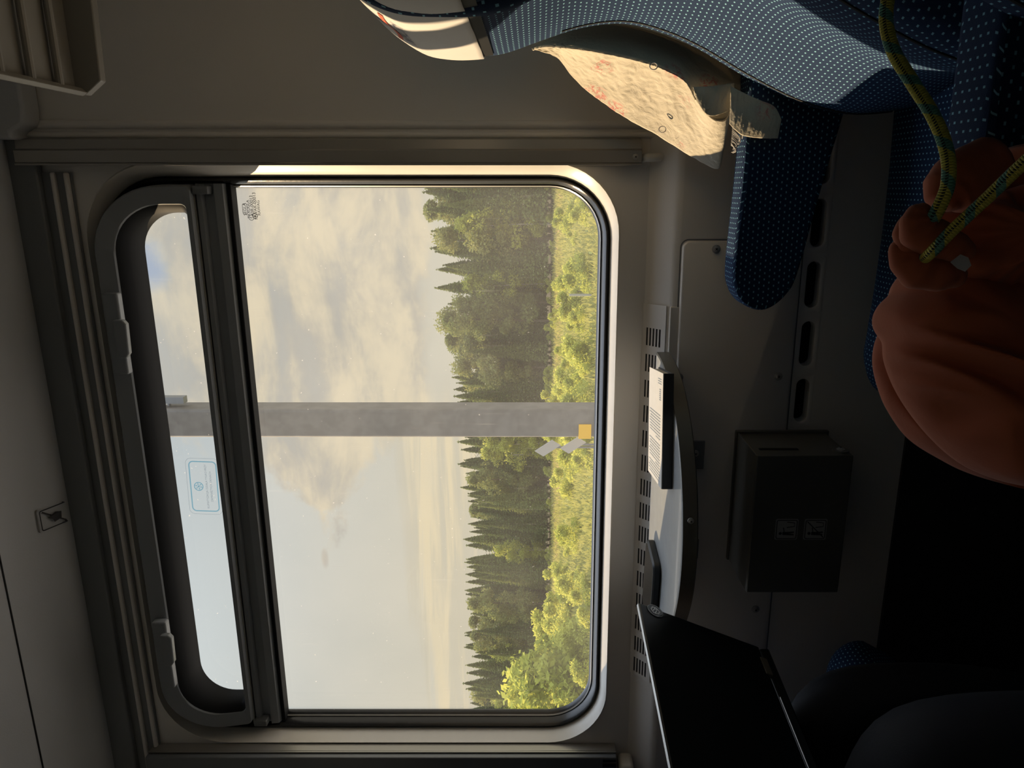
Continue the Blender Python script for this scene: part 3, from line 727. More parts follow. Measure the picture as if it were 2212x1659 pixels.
screw((bx1+.003, by0+.022, bz0+.018), (1, 0, 0), .006, bn)
for k, zc in enumerate((aty(1698, 1140, by0).z, aty(1760, 1140, by0).z)):
    xc = aty(1698, 1142, by0).x; Y = by0-.0028
    s_ = empty('bin_sticker', (xc, Y, zc), ('square litter pictogram sticker, upper of two on the waste bin' if k == 0 else 'square pictogram sticker, lower of two on the waste bin'), 'sticker', None)
    b = MB(); b.add([(xc+x, Y, zc+z) for x, z in rrect(-.021, .021, -.021, .021, .003, 4)], [tuple(range(20))]); b.build('backing', M['tag'], s_)
    b = MB(); Y -= .0006; b.add(*polyline_strip([Vector((xc+x, Y, zc+z)) for x, z in rrect(-.0185, .0185, -.0185, .0185, .003, 4)], .0015, (0, 1, 0), True))
    b.add([(xc-.008+.003*math.cos(i*PI/5), Y, zc+.011+.003*math.sin(i*PI/5)) for i in range(10)], [tuple(range(10))])
    b.add([(xc-.011, Y, zc+.007), (xc-.005, Y, zc+.007), (xc-.005, Y, zc-.003), (xc-.004, Y, zc-.014), (xc-.007, Y, zc-.014), (xc-.008, Y, zc-.004), (xc-.009, Y, zc-.014), (xc-.012, Y, zc-.014)], [tuple(range(8))])
    b.add(*polyline_strip([Vector((xc-.006, Y, zc+.004)), Vector((xc+.004, Y, zc+.006))], .0016, (0, 1, 0)))
    b.add(*polyline_strip([Vector((xc+.004, Y, zc)), Vector((xc+.006, Y, zc-.014)), Vector((xc+.013, Y, zc-.014)), Vector((xc+.015, Y, zc))], .0016, (0, 1, 0)))
    if k: b.add(*polyline_strip([Vector((xc-.016, Y, zc-.016)), Vector((xc+.016, Y, zc+.016))], .0018, (0, 1, 0)))
    b.build('pictogram', M['ink'], s_)

# ---------------- luggage rack, top right
rk = empty('luggage_rack', (.3, 1.15, 1.78), 'slatted grey luggage rack high on the right above the seats', 'rack')
e1 = aty(185, 208, 1.20); zr = e1.z; xr = e1.x
M['rack'] = mat('rack_metal', (.30, .29, .26), .45, .1)
b = MB(); b.prism([(xr, 1.20, zr+.003), (xr+.005, 1.20, zr-.004), (xr+.012, 1.20, zr+.004), (xr+.012, 1.20, zr+.014), (xr+.002, 1.20, zr+.014)], (0, -1.7, 0)); b.build('front_rail', M['rack'], rk, bevel=.001)
b = MB(); b.prism([(xr+.002, 1.20, zr), (xr+.022, 1.20, zr-.026), (WX1, 1.20, zr-.036), (WX1, 1.20, zr+.018), (xr+.030, 1.20, zr+.018), (xr+.004, 1.20, zr+.018)], (0, .016, 0)); b.build('end_bracket', M['rack'], rk, bevel=.002)
for k in range(17):
    yy = 1.150-k*.062
    b = MB(); b.tube([(xr+.010, yy, zr+.006), (WX1, yy, zr+.006)], .0055, 10); b.build('slat', M['rack'], rk, smooth=True)
b = MB(); b.box(xr+.006, WX1, -.5, 1.2, zr+.014, zr+.018); b.build('tray', M['rack'], rk)
# rounded ceiling corner above the rack
lamp = empty('corner_cover', (.2, 1.2, 2.0), 'moulded grey corner cover under the ceiling in the top corner above the blind rail', 'cover')
q = [aty(26, 300, 1.40), aty(22, 285, 1.40), aty(50, 268, 1.40), aty(50, 235, 1.40), aty(40, 180, 1.40)]
b = MB(); b.prism([q[0], q[1], q[2], q[3], q[4], (.46, 1.40, q[4].z+.0), (.46, 1.40, 2.3), (q[0].x, 1.40, 2.3)], (0, .049, 0)); b.build('moulding', M['ceil'], lamp, bevel=.012, seg=4)

# ================================================================ SEATS
def seat_profile():
    # (z, x of the front face) of the back, read off its outline
    src = [(800, 0), (830, 40), (860, 80), (925, 124), (975, 136), (1030, 136), (1085, 127), (1155, 101), (1250, 70), (1340, 60), (1420, 78), (1500, 113), (1600, 172), (1700, 222), (1790, 248), (1850, 251), (1930, 240), (2030, 210), (2130, 180)]
    out = []
    for xi, yi in src:
        p = aty(xi, yi, 1.235); out.append((p.z, p.x))
    return out
SPF = seat_profile()
def build_seat(label, group):
    """seat facing -x, its window side at y=+.285 and the back's front face as in SPF; origin on the floor"""
    r = empty('train_seat', (0, 0, 0), label, 'seat', group)
    pr_ = [(1.40, .42), (1.375, .36)]+SPF+[(.44, .17)]
    pr_ = catmull([Vector((x, 0, z)) for z, x in pr_], 5)
    H = .272
    vs = []; fs = []; uvs = []; NW = 44
    arc = 0; prev = None
    for p in pr_:
        if prev is not None: arc += (p-prev).length
        prev = p
        z = p.z; x = p.x
        hw = H if z < 1.08 else H-.030*min(1, (z-1.08)/.06)
        if z > 1.26: hw -= .10*((z-1.26)/.14)**2
        bol = .028 if z < 1.0 else .028*max(0, (1.12-z)/.12)   # side bolsters stand forward
        back = .45 if z < 1.36 else .45
        dep = min(.10, max(.03, back-x))
        sec = []
        for k in range(NW+1):
            t = -1+2*k/NW; a = abs(t)
            y = hw*t
            e = 0.0
            if a > .80:
                q_ = (a-.80)/.20; y = hw*(.80+.20*math.sin(q_*PI/2))*(1 if t > 0 else -1); e = dep*.85*(1-math.cos(q_*PI/2))
            xx = x+e+bol*(math.cos(min(1, a/.72)*PI/2)**2 if a < .72 else 0)
            sec.append((xx, y, z))
        sec = [(back, -hw, z)]+sec+[(back, hw, z)]
        cu = 0; last = None; row = []
        for s_ in sec:
            if last: cu += math.dist(s_, last)
            last = s_; row.append(cu)
        mid = row[len(row)//2]
        for s_, c_ in zip(sec, row): vs.append(s_); uvs.append((c_-mid, arc))
    n = NW+3
    for i in range(len(pr_)-1):
        for k in range(n-1): fs.append((i*n+k, i*n+k+1, (i+1)*n+k+1, (i+1)*n+k))
    o = pydata('backrest', vs, fs, M['fabric'], None, True, 180, uvs); fixn(o); o.parent = r
    # piping that separates bolster and centre
    for s_ in (-1, 1):
        pts = []
        for p in pr_:
            if .50 < p.z < 1.02: pts.append((p.x+.0005, s_*H*.735, p.z))
        b = MB(); b.tube(pts, .0025, 8); o2 = b.build('piping', M['shirt'], None, smooth=True); o2.parent = r
    # cushion
    def cush():
        vs = []; fs = []; uvs = []; NX = 40; NY = 30
        x0, x1 = -.345, .20; zt, zb = .492, .36
        ring = []
        for j in range(NY+1):
            t = -1+2*j/NY; a = abs(t); y = H*t; e = 0
            if a > .88: q_ = (a-.88)/.12; y = H*(.88+.12*math.sin(q_*PI/2))*(1 if t > 0 else -1); e = .030*(1-math.cos(q_*PI/2))
            col = []
            path = [(x1, zt-.01)]+[(x1+(x0+.07-x1)*k/18, zt-.008*math.sin(PI*k/18)) for k in range(1, 18)]
            for k in range(11):
                an = PI/2+PI*.55*k/10
                path.append((x0+.07+.07*math.cos(an), zt-.055+.055*math.sin(an)))
            path += [(x0+.03, zb+.01), (x0+.06, zb), (x1, zb)]
            cu = 0; last = None
            for (x, z) in path:
                if last: cu += math.dist(last, (x, z))
                last = (x, z)
                f = e
                vs.append((x+(f if x < x0+.08 else 0), y, z-(f if z > zb+.02 else 0))); uvs.append((y, cu))
            ring.append(len(path))
        n = ring[0]
        for j in range(NY):
            for k in range(n-1): fs.append((j*n+k, j*n+k+1, (j+1)*n+k+1, (j+1)*n+k))
        k0 = len(vs)
        fs.append(tuple(range(n))); fs.append(tuple(range(NY*n, NY*n+n))[::-1])
        o = pydata('seat_cushion', vs, fs, M['fabric'], None, True, 60, uvs); fixn(o); return o
    cush().parent = r
    b = MB(); b.box(-.25, .42, -H+.03, H-.03, .03, .36); b.box(-.20, -.10, -H+.05, -H+.10, 0, .05); b.box(-.20, -.10, H-.10, H-.05, 0, .05); o = b.build('base', M['aludark'], None, bevel=.01); o.parent = r
    b = MB(); b.box(.36, .455, -H+.01, H-.01, .36, 1.38); o = b.build('back_shell', M['aludark'], None, bevel=.01); o.parent = r
    return r
def armrest_mesh(y0, y1):
    pts = [(.26, .716), (.05, .716), (-.12, .722), (-.165, .716), (-.19, .698), (-.200, .672), (-.195, .650), (-.175, .628), (-.14, .612), (-.02, .588), (.12, .560), (.26, .535)]
    pts = [(p.x, p.z) for p in catmull([Vector((x, 0, z)) for x, z in pts], 4)]
    ys = [y0, y0+.003, y0+.010, y1-.010, y1-.003, y1]; ins = [.010, .003, 0, 0, .003, .010]
    cx_, cz_ = 0.02, .655; vs = []; uvs = []; n = len(pts)
    for y, i_ in zip(ys, ins):
        cu = 0; last = None
        for x, z in pts:
            d_ = math.hypot(x-cx_, z-cz_); f = 1-i_/max(d_, .02)
            if last: cu += math.dist(last, (x, z))
            last = (x, z); vs.append((cx_+(x-cx_)*f if x < .25 else x, y, cz_+(z-cz_)*f)); uvs.append((y, cu))
    fs = [(l*n+k, l*n+(k+1), (l+1)*n+k+1, (l+1)*n+k) for l in range(5) for k in range(n-1)]
    # side caps get planar mapping through their own vertices
    for l, fl in ((0, 1), (5, -1)):
        k0 = len(vs)
        for k in range(n): v = vs[l*n+k]; vs.append(v); uvs.append((v[0], v[2]))
        fs.append(tuple(range(k0, k0+n))[::fl])
    o = pydata('armrest', vs, fs, M['fabric'], None, True, 40, uvs)
    return fixn(o)
def copy_tree(root, loc, rz, label, group):
    c = root.copy(); COL.objects.link(c); c.location = loc; c.rotation_euler = (0, 0, rz); c['label'] = label; c['group'] = group
    for ch in root.children:
        d_ = ch.copy(); COL.objects.link(d_); d_.parent = c
        for g in ch.children:
            e_ = g.copy(); COL.objects.link(e_); e_.parent = d_
    return c
SG = 'navy dotted compartment seats'
s1 = build_seat('navy dotted seat beside the window, white cover over its headrest', SG)
s1.location = (0, .985, 0)
am = armrest_mesh(.255, .318); am.parent = s1
s2 = copy_tree(s1, (-.012, .402, 0), 0, 'navy dotted seat in front of the window seat, nearest the camera', SG)
for ch in list(s2.children):
    if ch.name.startswith('armrest'): bpy.data.objects.remove(ch)
am2 = armrest_mesh(.225, .290); am2.parent = s2; am2.location = (0, 0, -.028)
s3 = copy_tree(s1, (2*MIDX+.02, .985, 0), PI, 'dark seat opposite by the window, under the person with the laptop', SG)
s4 = copy_tree(s1, (2*MIDX+.02, .402, 0), PI, 'dark seat opposite, farther from the window beside the person', SG)

def wing():
    P_ = catmull([aty(x, y, .90)+Vector((.066, -.012, 0)) for x, y in ((790, -60), (812, -20), (840, 10), (885, 33), (950, 38), (1040, 35), (1095, 14), (1140, -14), (1170, -50))], 8)
    n = 24; vs = []; fs = []; uvs = []; L = 0; ref = Vector((0, 1, 0))
    for i, p in enumerate(P_):
        t = (P_[min(i+1, len(P_)-1)]-P_[max(i-1, 0)]).normalized(); rf = (ref-t*ref.dot(t)).normalized(); bi = t.cross(rf)
        if i: L += (p-P_[i-1]).length
        for k in range(n+1):
            a = 2*PI*k/n; vs.append(p+rf*math.cos(a)*.040+bi*math.sin(a)*.068); uvs.append((a*.035, L))
    for i in range(len(P_)-1):
        for k in range(n): fs.append((i*(n+1)+k, i*(n+1)+k+1, (i+1)*(n+1)+k+1, (i+1)*(n+1)+k))
    o = pydata('headrest_wing', vs, fs, M['fabric'], None, True, 180, uvs); fixn(o)
    o.data.transform(Matrix.Translation((0, -.985, 0))); o.parent = s1
wing()
# white headrest cover, follows the headrest
def cover():
    vs = []; fs = []; NP = 26; NW = 20
    prof_ = catmull([Vector((x, 0, z)) for z, x in [(1.40, .42), (1.375, .36)]+SPF], 5)
    prof_ = [p for p in prof_ if p.z > 1.128]
    yb = .985
    for i, p in enumerate(prof_):
        a_in = .2
        for k in range(NW+1):
            t = k/NW; y = yb-.22+.433*t + (.004*math.sin(i*.6) if k in (0, NW) else 0)
            yl = (y-yb)/.242; e = 0
            if abs(yl) > .80: q_ = min(1, (abs(yl)-.80)/.20); e = .085*(1-math.cos(math.asin(min(1, q_))))
            e += .0025*math.sin(y*60+p.z*20)*.3
            vs.append((p.x+e-.0035, y, p.z))
    n = NW+1
    for i in range(len(prof_)-1):
        for k in range(NW): fs.append((i*n+k, i*n+k+1, (i+1)*n+k+1, (i+1)*n+k))
    r = empty('headrest_cover', (.2, .985, 1.13), 'white cloth cover with a small red and navy logo over the window seat headrest', 'cover')
    o = pydata('cloth', vs, fs, M['white_cloth'], r, True, 180)
    md = o.modifiers.new('solid', 'SOLIDIFY'); md.thickness = .0015; md.offset = 0
    # logo, printed on the cloth
    arcs = [0]
    for p, q in zip(prof_, prof_[1:]): arcs.append(arcs[-1]+(q-p).length)
    def on_cloth(y, arc, off):
        i = max(j for j in range(len(arcs)-1) if arcs[j] <= arc or j == 0); f = (arc-arcs[i])/(arcs[i+1]-arcs[i]); p = prof_[i].lerp(prof_[i+1], f)
        t_ = (prof_[i+1]-prof_[i]).normalized(); nn = Vector((t_.z, 0, -t_.x)); nn = nn if nn.x < 0 else -nn
        yl = (y-yb)/.242; e = 0
        if abs(yl) > .80: e = .085*(1-math.cos(math.asin(min(1, (abs(yl)-.80)/.20))))
        e += .0025*math.sin(y*60+p.z*20)*.3
        return Vector((p.x+e-.0035, y, p.z))+nn*off
    a0 = next(arcs[i] for i, p in enumerate(prof_) if p.z < 1.262)
    def place(s_, y, da, size, m_):
        o = text(s_, 'logo', Vector((0, 0, 0)), Vector((1, 0, 0)), Vector((0, 1, 0)), size, m_, None)
        for v in o.data.vertices: v.co = on_cloth(y-v.co.x, a0+da-v.co.y, .0018)
        keep(o, r)
    place('PKP', 1.05, .000, .034, M['navy']); place('INTERCITY', 1.05, .040, .024, M['navy'])
    vs = []
    for k in range(13): vs += [on_cloth(1.12-.14*k/12, a0+.017+.004*math.sin(k*.5), .0018), on_cloth(1.12-.14*k/12, a0+.025+.004*math.sin(k*.5), .0018)]
    pydata('logo_stroke', vs, [(2*k, 2*k+2, 2*k+3, 2*k+1) for k in range(12)], M['red'], r)
    # fastening strip below the cover
    sx = sorted(SPF); vs = []; fs = []
    for zz in (1.130, 1.122, 1.114):
        for y in (yb-.21, yb-.1, yb+.05, yb+.17, yb+.19): vs.append((interp(sx, zz)-.003, y, zz))
    for i in range(2):
        for k in range(4): fs.append((i*5+k, i*5+k+1, (i+1)*5+k+1, (i+1)*5+k))
    pydata('fastening_strip', vs, fs, M['seal'], r, True)
cover()

# ================================================================ CREAM CLOTH between seat and wall
def sheet(name, A_, B_, material, parent, nu=90, nv=40, amp=.004, bulge=.02, seed=0, thick=.0012, bulge_dir=(-1, -.3, 0)):
    """ruled sheet between two smooth curves with a bulge and wrinkles"""
    A_ = catmull(A_, 12); B_ = catmull(B_, 12)
    def res(P_, n):
        L = [0]
        for a, b in zip(P_, P_[1:]): L.append(L[-1]+(b-a).length)
        out = []
        for i in range(n+1):
            t = L[-1]*i/n; k = max(j for j in range(len(L)) if L[j] <= t+1e-9); k = min(k, len(P_)-2)
            f = (t-L[k])/max(1e-9, L[k+1]-L[k]); out.append(P_[k].lerp(P_[k+1], f))
        return out
    A_ = res(A_, nu); B_ = res(B_, nu); vs = []; fs = []; bd = Vector(bulge_dir).normalized()
    for i in range(nu+1):
        for j in range(nv+1):
            t = j/nv; p = A_[i].lerp(B_[i], t)
            w = math.sin(PI*t)*math.sin(PI*min(1, max(0, i/nu*1.0+.02)))**.5
            k = noise.noise(Vector((i/nu*7+seed, t*1.4, seed)))*1.2+noise.noise(Vector((i/nu*22+seed, t*3+i/nu*4, seed+5)))*.6+.3*noise.noise(Vector((i/nu*50, t*16, seed+9)))
            p = p+bd*(bulge*w+amp*k*(.4+.6*w))
            vs.append(p)
    n = nv+1
    for i in range(nu):
        for j in range(nv): fs.append((i*n+j, i*n+j+1, (i+1)*n+j+1, (i+1)*n+j))
    o = pydata(name, vs, fs, material, parent, True, 180)
    md = o.modifiers.new('solid', 'SOLIDIFY'); md.thickness = thick; md.offset = 0
    return o, vs
ct = empty('hanging_cloth', (.15, 1.34, .65), 'cream linen cloth with faded pink flowers hanging between seat and wall', 'cloth')
hem = [aty(1151, 103, 1.262), aty(1185, 97, 1.250), aty(1260, 104, 1.240), aty(1341, 119, 1.236), aty(1400, 134, 1.234), aty(1433, 146, 1.236), aty(1479, 172, 1.244), aty(1502, 212, 1.250), aty(1533, 250, 1.252), aty(1566, 258, 1.254), aty(1583, 222, 1.250)]
edge = [aty(1151, 105, 1.268), aty(1204, 125, 1.31), aty(1235, 162, 1.335), aty(1276, 200, 1.348), aty(1343, 249, 1.355), aty(1411, 288, 1.355), aty(1479, 327, 1.350), aty(1548, 364, 1.340)]
edge2 = edge[:]
sheet('front_panel', hem, edge2+[aty(1560, 330, 1.325)], M['linen'], ct, 130, 60, .0058, -.004, 1.3)
# dark side of the cloth towards the seat
up_e = [aty(1155, 99, 1.285), aty(1210, 66, 1.30), aty(1300, 50, 1.31), aty(1400, 66, 1.31), aty(1480, 95, 1.31), aty(1550, 125, 1.31), aty(1620, 175, 1.31), aty(1650, 212, 1.31)]
lo_e = [aty(1155, 102, 1.264), aty(1230, 102, 1.246), aty(1330, 119, 1.240), aty(1430, 146, 1.240), aty(1480, 175, 1.250), aty(1530, 252, 1.262), aty(1590, 250, 1.280), aty(1640, 240, 1.290)]
sheet('side_panel', up_e, lo_e, M['linen'], ct, 90, 30, .004, .006, 4.1, bulge_dir=(0, -1, 0))
# pocket flap and turned-up corner
sheet('pocket_flap', [aty(1497, 188, 1.238), aty(1540, 186, 1.240), aty(1586, 178, 1.244)], [aty(1500, 205, 1.240), aty(1530, 250, 1.240), aty(1583, 236, 1.242)], M['linen'], ct, 40, 24, .002, .004, 8, bulge_dir=(0, -1, 0))
sheet('folded_corner', [aty(1578, 186, 1.225), aty(1605, 200, 1.222), aty(1640, 216, 1.220), aty(1672, 230, 1.220), aty(1688, 258, 1.220)], [aty(1576, 268, 1.232), aty(1590, 282, 1.230), aty(1606, 293, 1.228), aty(1640, 298, 1.226), aty(1680, 299, 1.224)], M['linen'], ct, 60, 34, .0016, .006, 11, bulge_dir=(-.4, -1, 0))
# stitched hem rope
b = MB(); hp = catmull([h+Vector((-.002, -.003, 0)) for h in hem[:8]], 14)
b.tube(hp, [.0028+.0012*noise.noise(Vector((i*.6, 0, 0))) for i in range(len(hp))], 8); b.build('stitched_hem', M['linen'], ct, smooth=True)
# button loop rings
for xi, yi in ((1411, 144), (1430, 280)):
    c_ = aty(xi, yi, 1.232 if yi < 200 else 1.325); pts = [c_+Vector((.005*math.cos(a), -.004, .006*math.sin(a))) for a in [2*PI*i/16 for i in range(17)]]
    b = MB(); b.tube(pts, .0009, 6); b.build('button_loop', M['white_cloth'], ct, smooth=True)
# loose threads at the lower corner
b = MB(); random.seed(5)
for k in range(22):
    t = k/21; a0 = aty(1583-4*t, 262+52*t, 1.228+.02*t); c_ = aty(1606-26*t+random.uniform(-3, 3), 292+38*t+random.uniform(-3, 3), 1.232+.02*t)
    mid_ = (a0+c_)/2+Vector((random.uniform(-.004, .004), -.004, -.006)); b.tube(catmull([a0, mid_, c_], 5), .0006, 5)
b.build('fringe', M['white_cloth'], ct, smooth=True)

# ================================================================ RUST CLOTH BAG WITH CORD, close to the camera
def bag():
    r = empty('cloth_bag', (-.10, .50, .50), 'rust orange cloth bag with gathered folds lying on the nearer seat', 'bag')
    ex = Vector((CA, SA, 0)); ez = Vector((0, 0, 1)); fw = Vector((-SA, CA, 0))
    layers = [
        (.640, .060, (2280, 800), [(2212, 470), (2060, 560), (1960, 620), (1925, 665), (1900, 718), (1889, 750), (1887, 790), (1898, 838), (1918, 886), (1963, 948), (2032, 993), (2100, 1025), (2212, 1056), (2420, 1100), (2520, 700)], 1.0),
        (.590, .085, (2210, 790), [(2050, 560), (1985, 575), (1952, 590), (1934, 612), (1926, 634), (1905, 655), (1893, 678), (1893, 700), (1904, 720), (1914, 736), (1918, 778), (1938, 833), (1970, 888), (2018, 948), (2073, 998), (2130, 1028), (2212, 1050), (2420, 1080), (2520, 800), (2420, 580), (2200, 530)], 2.0),
        (.570, .050, (2130, 530), [(2040, 455), (2005, 462), (1975, 472), (1957, 492), (1954, 520), (1960, 545), (1948, 566), (1950, 596), (1975, 622), (2050, 640), (2150, 660), (2320, 620), (2400, 480), (2300, 400), (2180, 410), (2090, 440)], 3.0),
        (.600, .055, (2250, 410), [(2460, 300), (2300, 305), (2212, 318), (2150, 330), (2100, 358), (2062, 384), (2045, 402), (2022, 412), (2010, 430), (2012, 452), (2035, 482), (2150, 530), (2400, 500), (2500, 400)], 4.0)]
    vs = []; fs = []
    for sc, D_, cen, out, sd in layers:
        C = ats(cen[0], cen[1], sc); pol = []
        oc = catmull([Vector((x, y, 0)) for x, y in out+[out[0]]], 5)[:-1]
        for q_ in oc:
            p = ats(q_.x, q_.y, 1.0); r_ = ray(q_.x, q_.y); dc = ray(*cen); p = EY+r_*sc-C; pol.append((math.atan2(p.z, p.dot(ex)), math.hypot(p.dot(ex), p.z)))
        pol.sort(); pol = [(pol[-1][0]-2*PI, pol[-1][1])]+pol+[(pol[0][0]+2*PI, pol[0][1])]
        NA, NR = 300, 60
        for side in (0, 1):
            base = len(vs)
            for i in range(NA):
                a = -PI+2*PI*i/NA; Rr = interp(pol, a)
                for j in range(NR+1):
                    t = math.sin(j/NR*PI/2); dd = D_*(1-t**2.6)**.55; u = Rr*t*math.cos(a); v = Rr*t*math.sin(a)
                    if side == 0:
                        n1 = noise.noise(Vector((u*15+sd*3, v*13, sd))); n2 = noise.noise(Vector((u*34+n1*2, v*20, sd+4)))
                        cr = .35-1.6*abs(noise.noise(Vector(((u-v*.5)*20+.8*n1, (v+u*.5)*8, sd+8))))
                        dd = dd+min(1, dd/.015)*(.014*n1+.005*n2+.030*cr)
                        # radial gathers near the rim of the layer
                        dd += min(1, dd/.012)*.004*math.sin(a*(17 if sd > 2.5 else 9)+3*n1)*t**3
                        d_ = -dd
                    else: d_ = dd*.7
                    vs.append(C+ex*u+ez*v+fw*d_)
            n = NR+1
            for i in range(NA):
                i2 = (i+1) % NA
                for j in range(NR): fs.append((base+i*n+j, base+i2*n+j, base+i2*n+j+1, base+i*n+j+1))
    o = pydata('bag_body', vs, fs, M['rust'], r, True, 180)
    bm = bmesh.new(); bm.from_mesh(o.data); bmesh.ops.remove_doubles(bm, verts=bm.verts, dist=.0002); bmesh.ops.recalc_face_normals(bm, faces=bm.faces); bm.to_mesh(o.data); bm.free()
    for p in o.data.polygons: p.use_smooth = True
    # rolled mouth of the bag the cord runs through
    def roll(pts, rads, s, name):
        P_ = catmull([ats(x, y, s) for x, y in pts], 10); R_ = []
        for i in range(len(P_)):
            t = i/(len(P_)-1)*(len(rads)-1); k = min(int(t), len(rads)-2); R_.append(rads[k]+(rads[k+1]-rads[k])*(t-k)+.0012*noise.noise(Vector((i*.3, s*9, 0))))
        b = MB(); b.tube(P_, R_, 18); return b.build(name, M['rust'], r, smooth=True, angle=180)
    roll([(2006, 450), (1985, 470), (1990, 500), (2030, 520), (2075, 540), (2092, 560)], [.004, .010, .013, .012, .009, .004], .475, 'rolled_hem')
    roll([(1990, 468), (1963, 492), (1972, 526), (2015, 548)], [.005, .009, .010, .006], .485, 'rolled_hem')
    roll([(1962, 520), (1950, 545), (1985, 580), (2040, 590), (2080, 600)], [.004, .010, .014, .012, .006], .490, 'rolled_hem')
    roll([(2150, 345), (2085, 385), (2045, 420), (2030, 445)], [.018, .022, .018, .008], .515, 'rolled_hem')
    b = MB(); pc = ats(2078, 563, .465)
    b.add([pc+ex*u+ez*v for u, v in ((-.001, .0075), (.004, .001), (.002, -.004), (-.003, -.006), (-.007, -.002), (-.005, .003))], [tuple(range(6))])  # white patch put in for light coming through a gap
    o = b.build('light_spot', M['white_cloth'], r); o['label'] = 'white patch standing for light through the gathered mouth'
bag()
def cord():
    P_ = catmull([ats(1955, -120, .47), ats(1925, -30, .47), ats(1914, 40, .47), ats(1930, 110, .468), ats(1975, 185, .465), ats(2018, 255, .46), ats(2046, 330, .458), ats(2048, 395, .458), ats(2030, 445, .462), ats(2008, 485, .47), ats(1998, 505, .485)], 16)
    P2 = catmull([ats(2330, 250, .40), ats(2212, 352, .42), ats(2130, 430, .44), ats(2060, 495, .455), ats(2012, 545, .468), ats(1992, 562, .485)], 16)
    r = empty('cord', P_[-1], 'yellow-green and teal braided cord looping out of the rust bag', 'cord')
    for pts, rad_ in ((P_, .0043), (P2, .0038)):
        n = 20; vs = []; uvs = []; fs = []; ref = None; L = 0
        for i, p in enumerate(pts):
            t = (pts[min(i+1, len(pts)-1)]-pts[max(i-1, 0)]).normalized()
            if ref is None: ref = t.orthogonal().normalized()
            ref = (ref-t*ref.dot(t)).normalized(); bi = t.cross(ref)
            if i: L += (p-pts[i-1]).length
            for k in range(n+1):
                a = 2*PI*k/n; vs.append(p+(ref*math.cos(a)+bi*math.sin(a))*rad_); uvs.append((k/n, L))
        for i in range(len(pts)-1):
            for k in range(n): fs.append((i*(n+1)+k, i*(n+1)+k+1, (i+1)*(n+1)+k+1, (i+1)*(n+1)+k))
        pydata('cord_strand', vs, fs, M['rope'], r, True, 180, uvs)
cord()

# ================================================================ LAPTOP AND PASSENGER
def laptop():
    hc = atz(1637, 1400, .690); tcn = aty(1375, 1283, hc.y+.015)
    far = hc; edge_d = (atz(1740, 1659, .690)-hc).normalized()
    upv = (tcn-hc); Hl = upv.length; upv.normalize(); upv = (upv-edge_d*upv.dot(edge_d)).normalized()
    Wl = .325
    nrm_ = edge_d.cross(upv).normalized(); nrm_ = nrm_ if nrm_.x > 0 else -nrm_
    r = empty('laptop', (hc.x-.1, .9, .68), 'open black laptop on the lap of the seated person, lid back showing', 'laptop')
    c = hc+edge_d*Wl/2+upv*Hl/2
    b = MB(); b.obox(c, edge_d*Wl/2, upv*Hl/2, nrm_*.0032); b.build('lid', M['lap'], r, bevel=.0025, seg=3)
    b = MB(); b.obox(hc+edge_d*Wl/2+upv*(Hl+.0004), edge_d*(Wl/2-.002), upv*.0006, nrm_*.0022); b.build('silver_edge', M['lapedge'], r)
    b = MB(); b.obox(hc+edge_d*(Wl/2+.03)+upv*(-.004)+nrm_*.002, edge_d*(Wl/2-.075), upv*.0007, nrm_*.0007); b.build('hinge_trim', M['lapedge'], r)
    screen = MB().obox(c-nrm_*.0036, edge_d*(Wl/2-.008), upv*(Hl/2-.010), nrm_*.0003).build('screen', M['phone'], r)
    bd = Vector((-1, 0, .01)).normalized(); bd = (bd-edge_d*bd.dot(edge_d)).normalized(); bu = edge_d.cross(bd); bu = bu if bu.z > 0 else -bu
    Db = .225
    bc = hc+edge_d*Wl/2+bd*Db/2-bu*.010
    b = MB(); b.obox(bc, edge_d*Wl/2, bd*Db/2, bu*.008); b.build('base', M['lap'], r, bevel=.003, seg=3)
    b = MB()
    for i in range(14):
        for j in range(5):
            b.obox(hc+edge_d*(.030+.0195*i)+bd*(.035+.019*j)-bu*.0012, edge_d*.008, bd*.0078, bu*.0008)
    b.build('keyboard', M['rubber'], r)
    b = MB(); b.obox(hc+edge_d*.045+upv*.001+nrm_*.001, edge_d*.018, upv*.006, nrm_*.004); b.build('hinge', M['tabrim'], r, bevel=.001); b = MB(); b.obox(hc+edge_d*(Wl-.045)+upv*.001, edge_d*.018, upv*.006, nrm_*.004); b.build('hinge', M['tabrim'], r, bevel=.001)
    # round logo badge near the lid corner
    lc = aty(1415, 1320, 1.0); rr = ray(1415, 1320); s = (hc+nrm_*.0036-EY).dot(nrm_)/rr.dot(nrm_); lc = EY+rr*s
    def LP(u, v, o): return lc-edge_d*u+upv*v+nrm_*o
    n = 28
    b = MB(); b.add([LP(.0135*math.cos(2*PI*i/n), .0135*math.sin(2*PI*i/n), .0006) for i in range(n)], [tuple(range(n))]); bd_ = b.build('badge', M['phone'], r)
    b = MB(); w = .0024
    b.add(*polyline_strip([LP(x, y, .0012) for x, y in ((-.007, .004), (0, .0075), (.007, .004), (.007, -.002), (0, -.0075), (-.007, -.004))], w, nrm_, True))
    b.add(*polyline_strip([LP(x, y, .0012) for x, y in ((-.006, .001), (0, -.002), (.006, .001))], w*.8, nrm_)); b.add(*polyline_strip([LP(x, y, .0012) for x, y in ((-.002, .004), (.003, .0015), (.003, -.004))], w*.8, nrm_))
    b.build('badge_emblem', M['lapedge'], r)
    b = MB(); b.add(*polyline_strip([LP(.0135*math.cos(2*PI*i/n), .0135*math.sin(2*PI*i/n), .0009) for i in range(n)], .0006, nrm_, True)); b.build('badge_ring', M['lapedge'], r)
laptop()

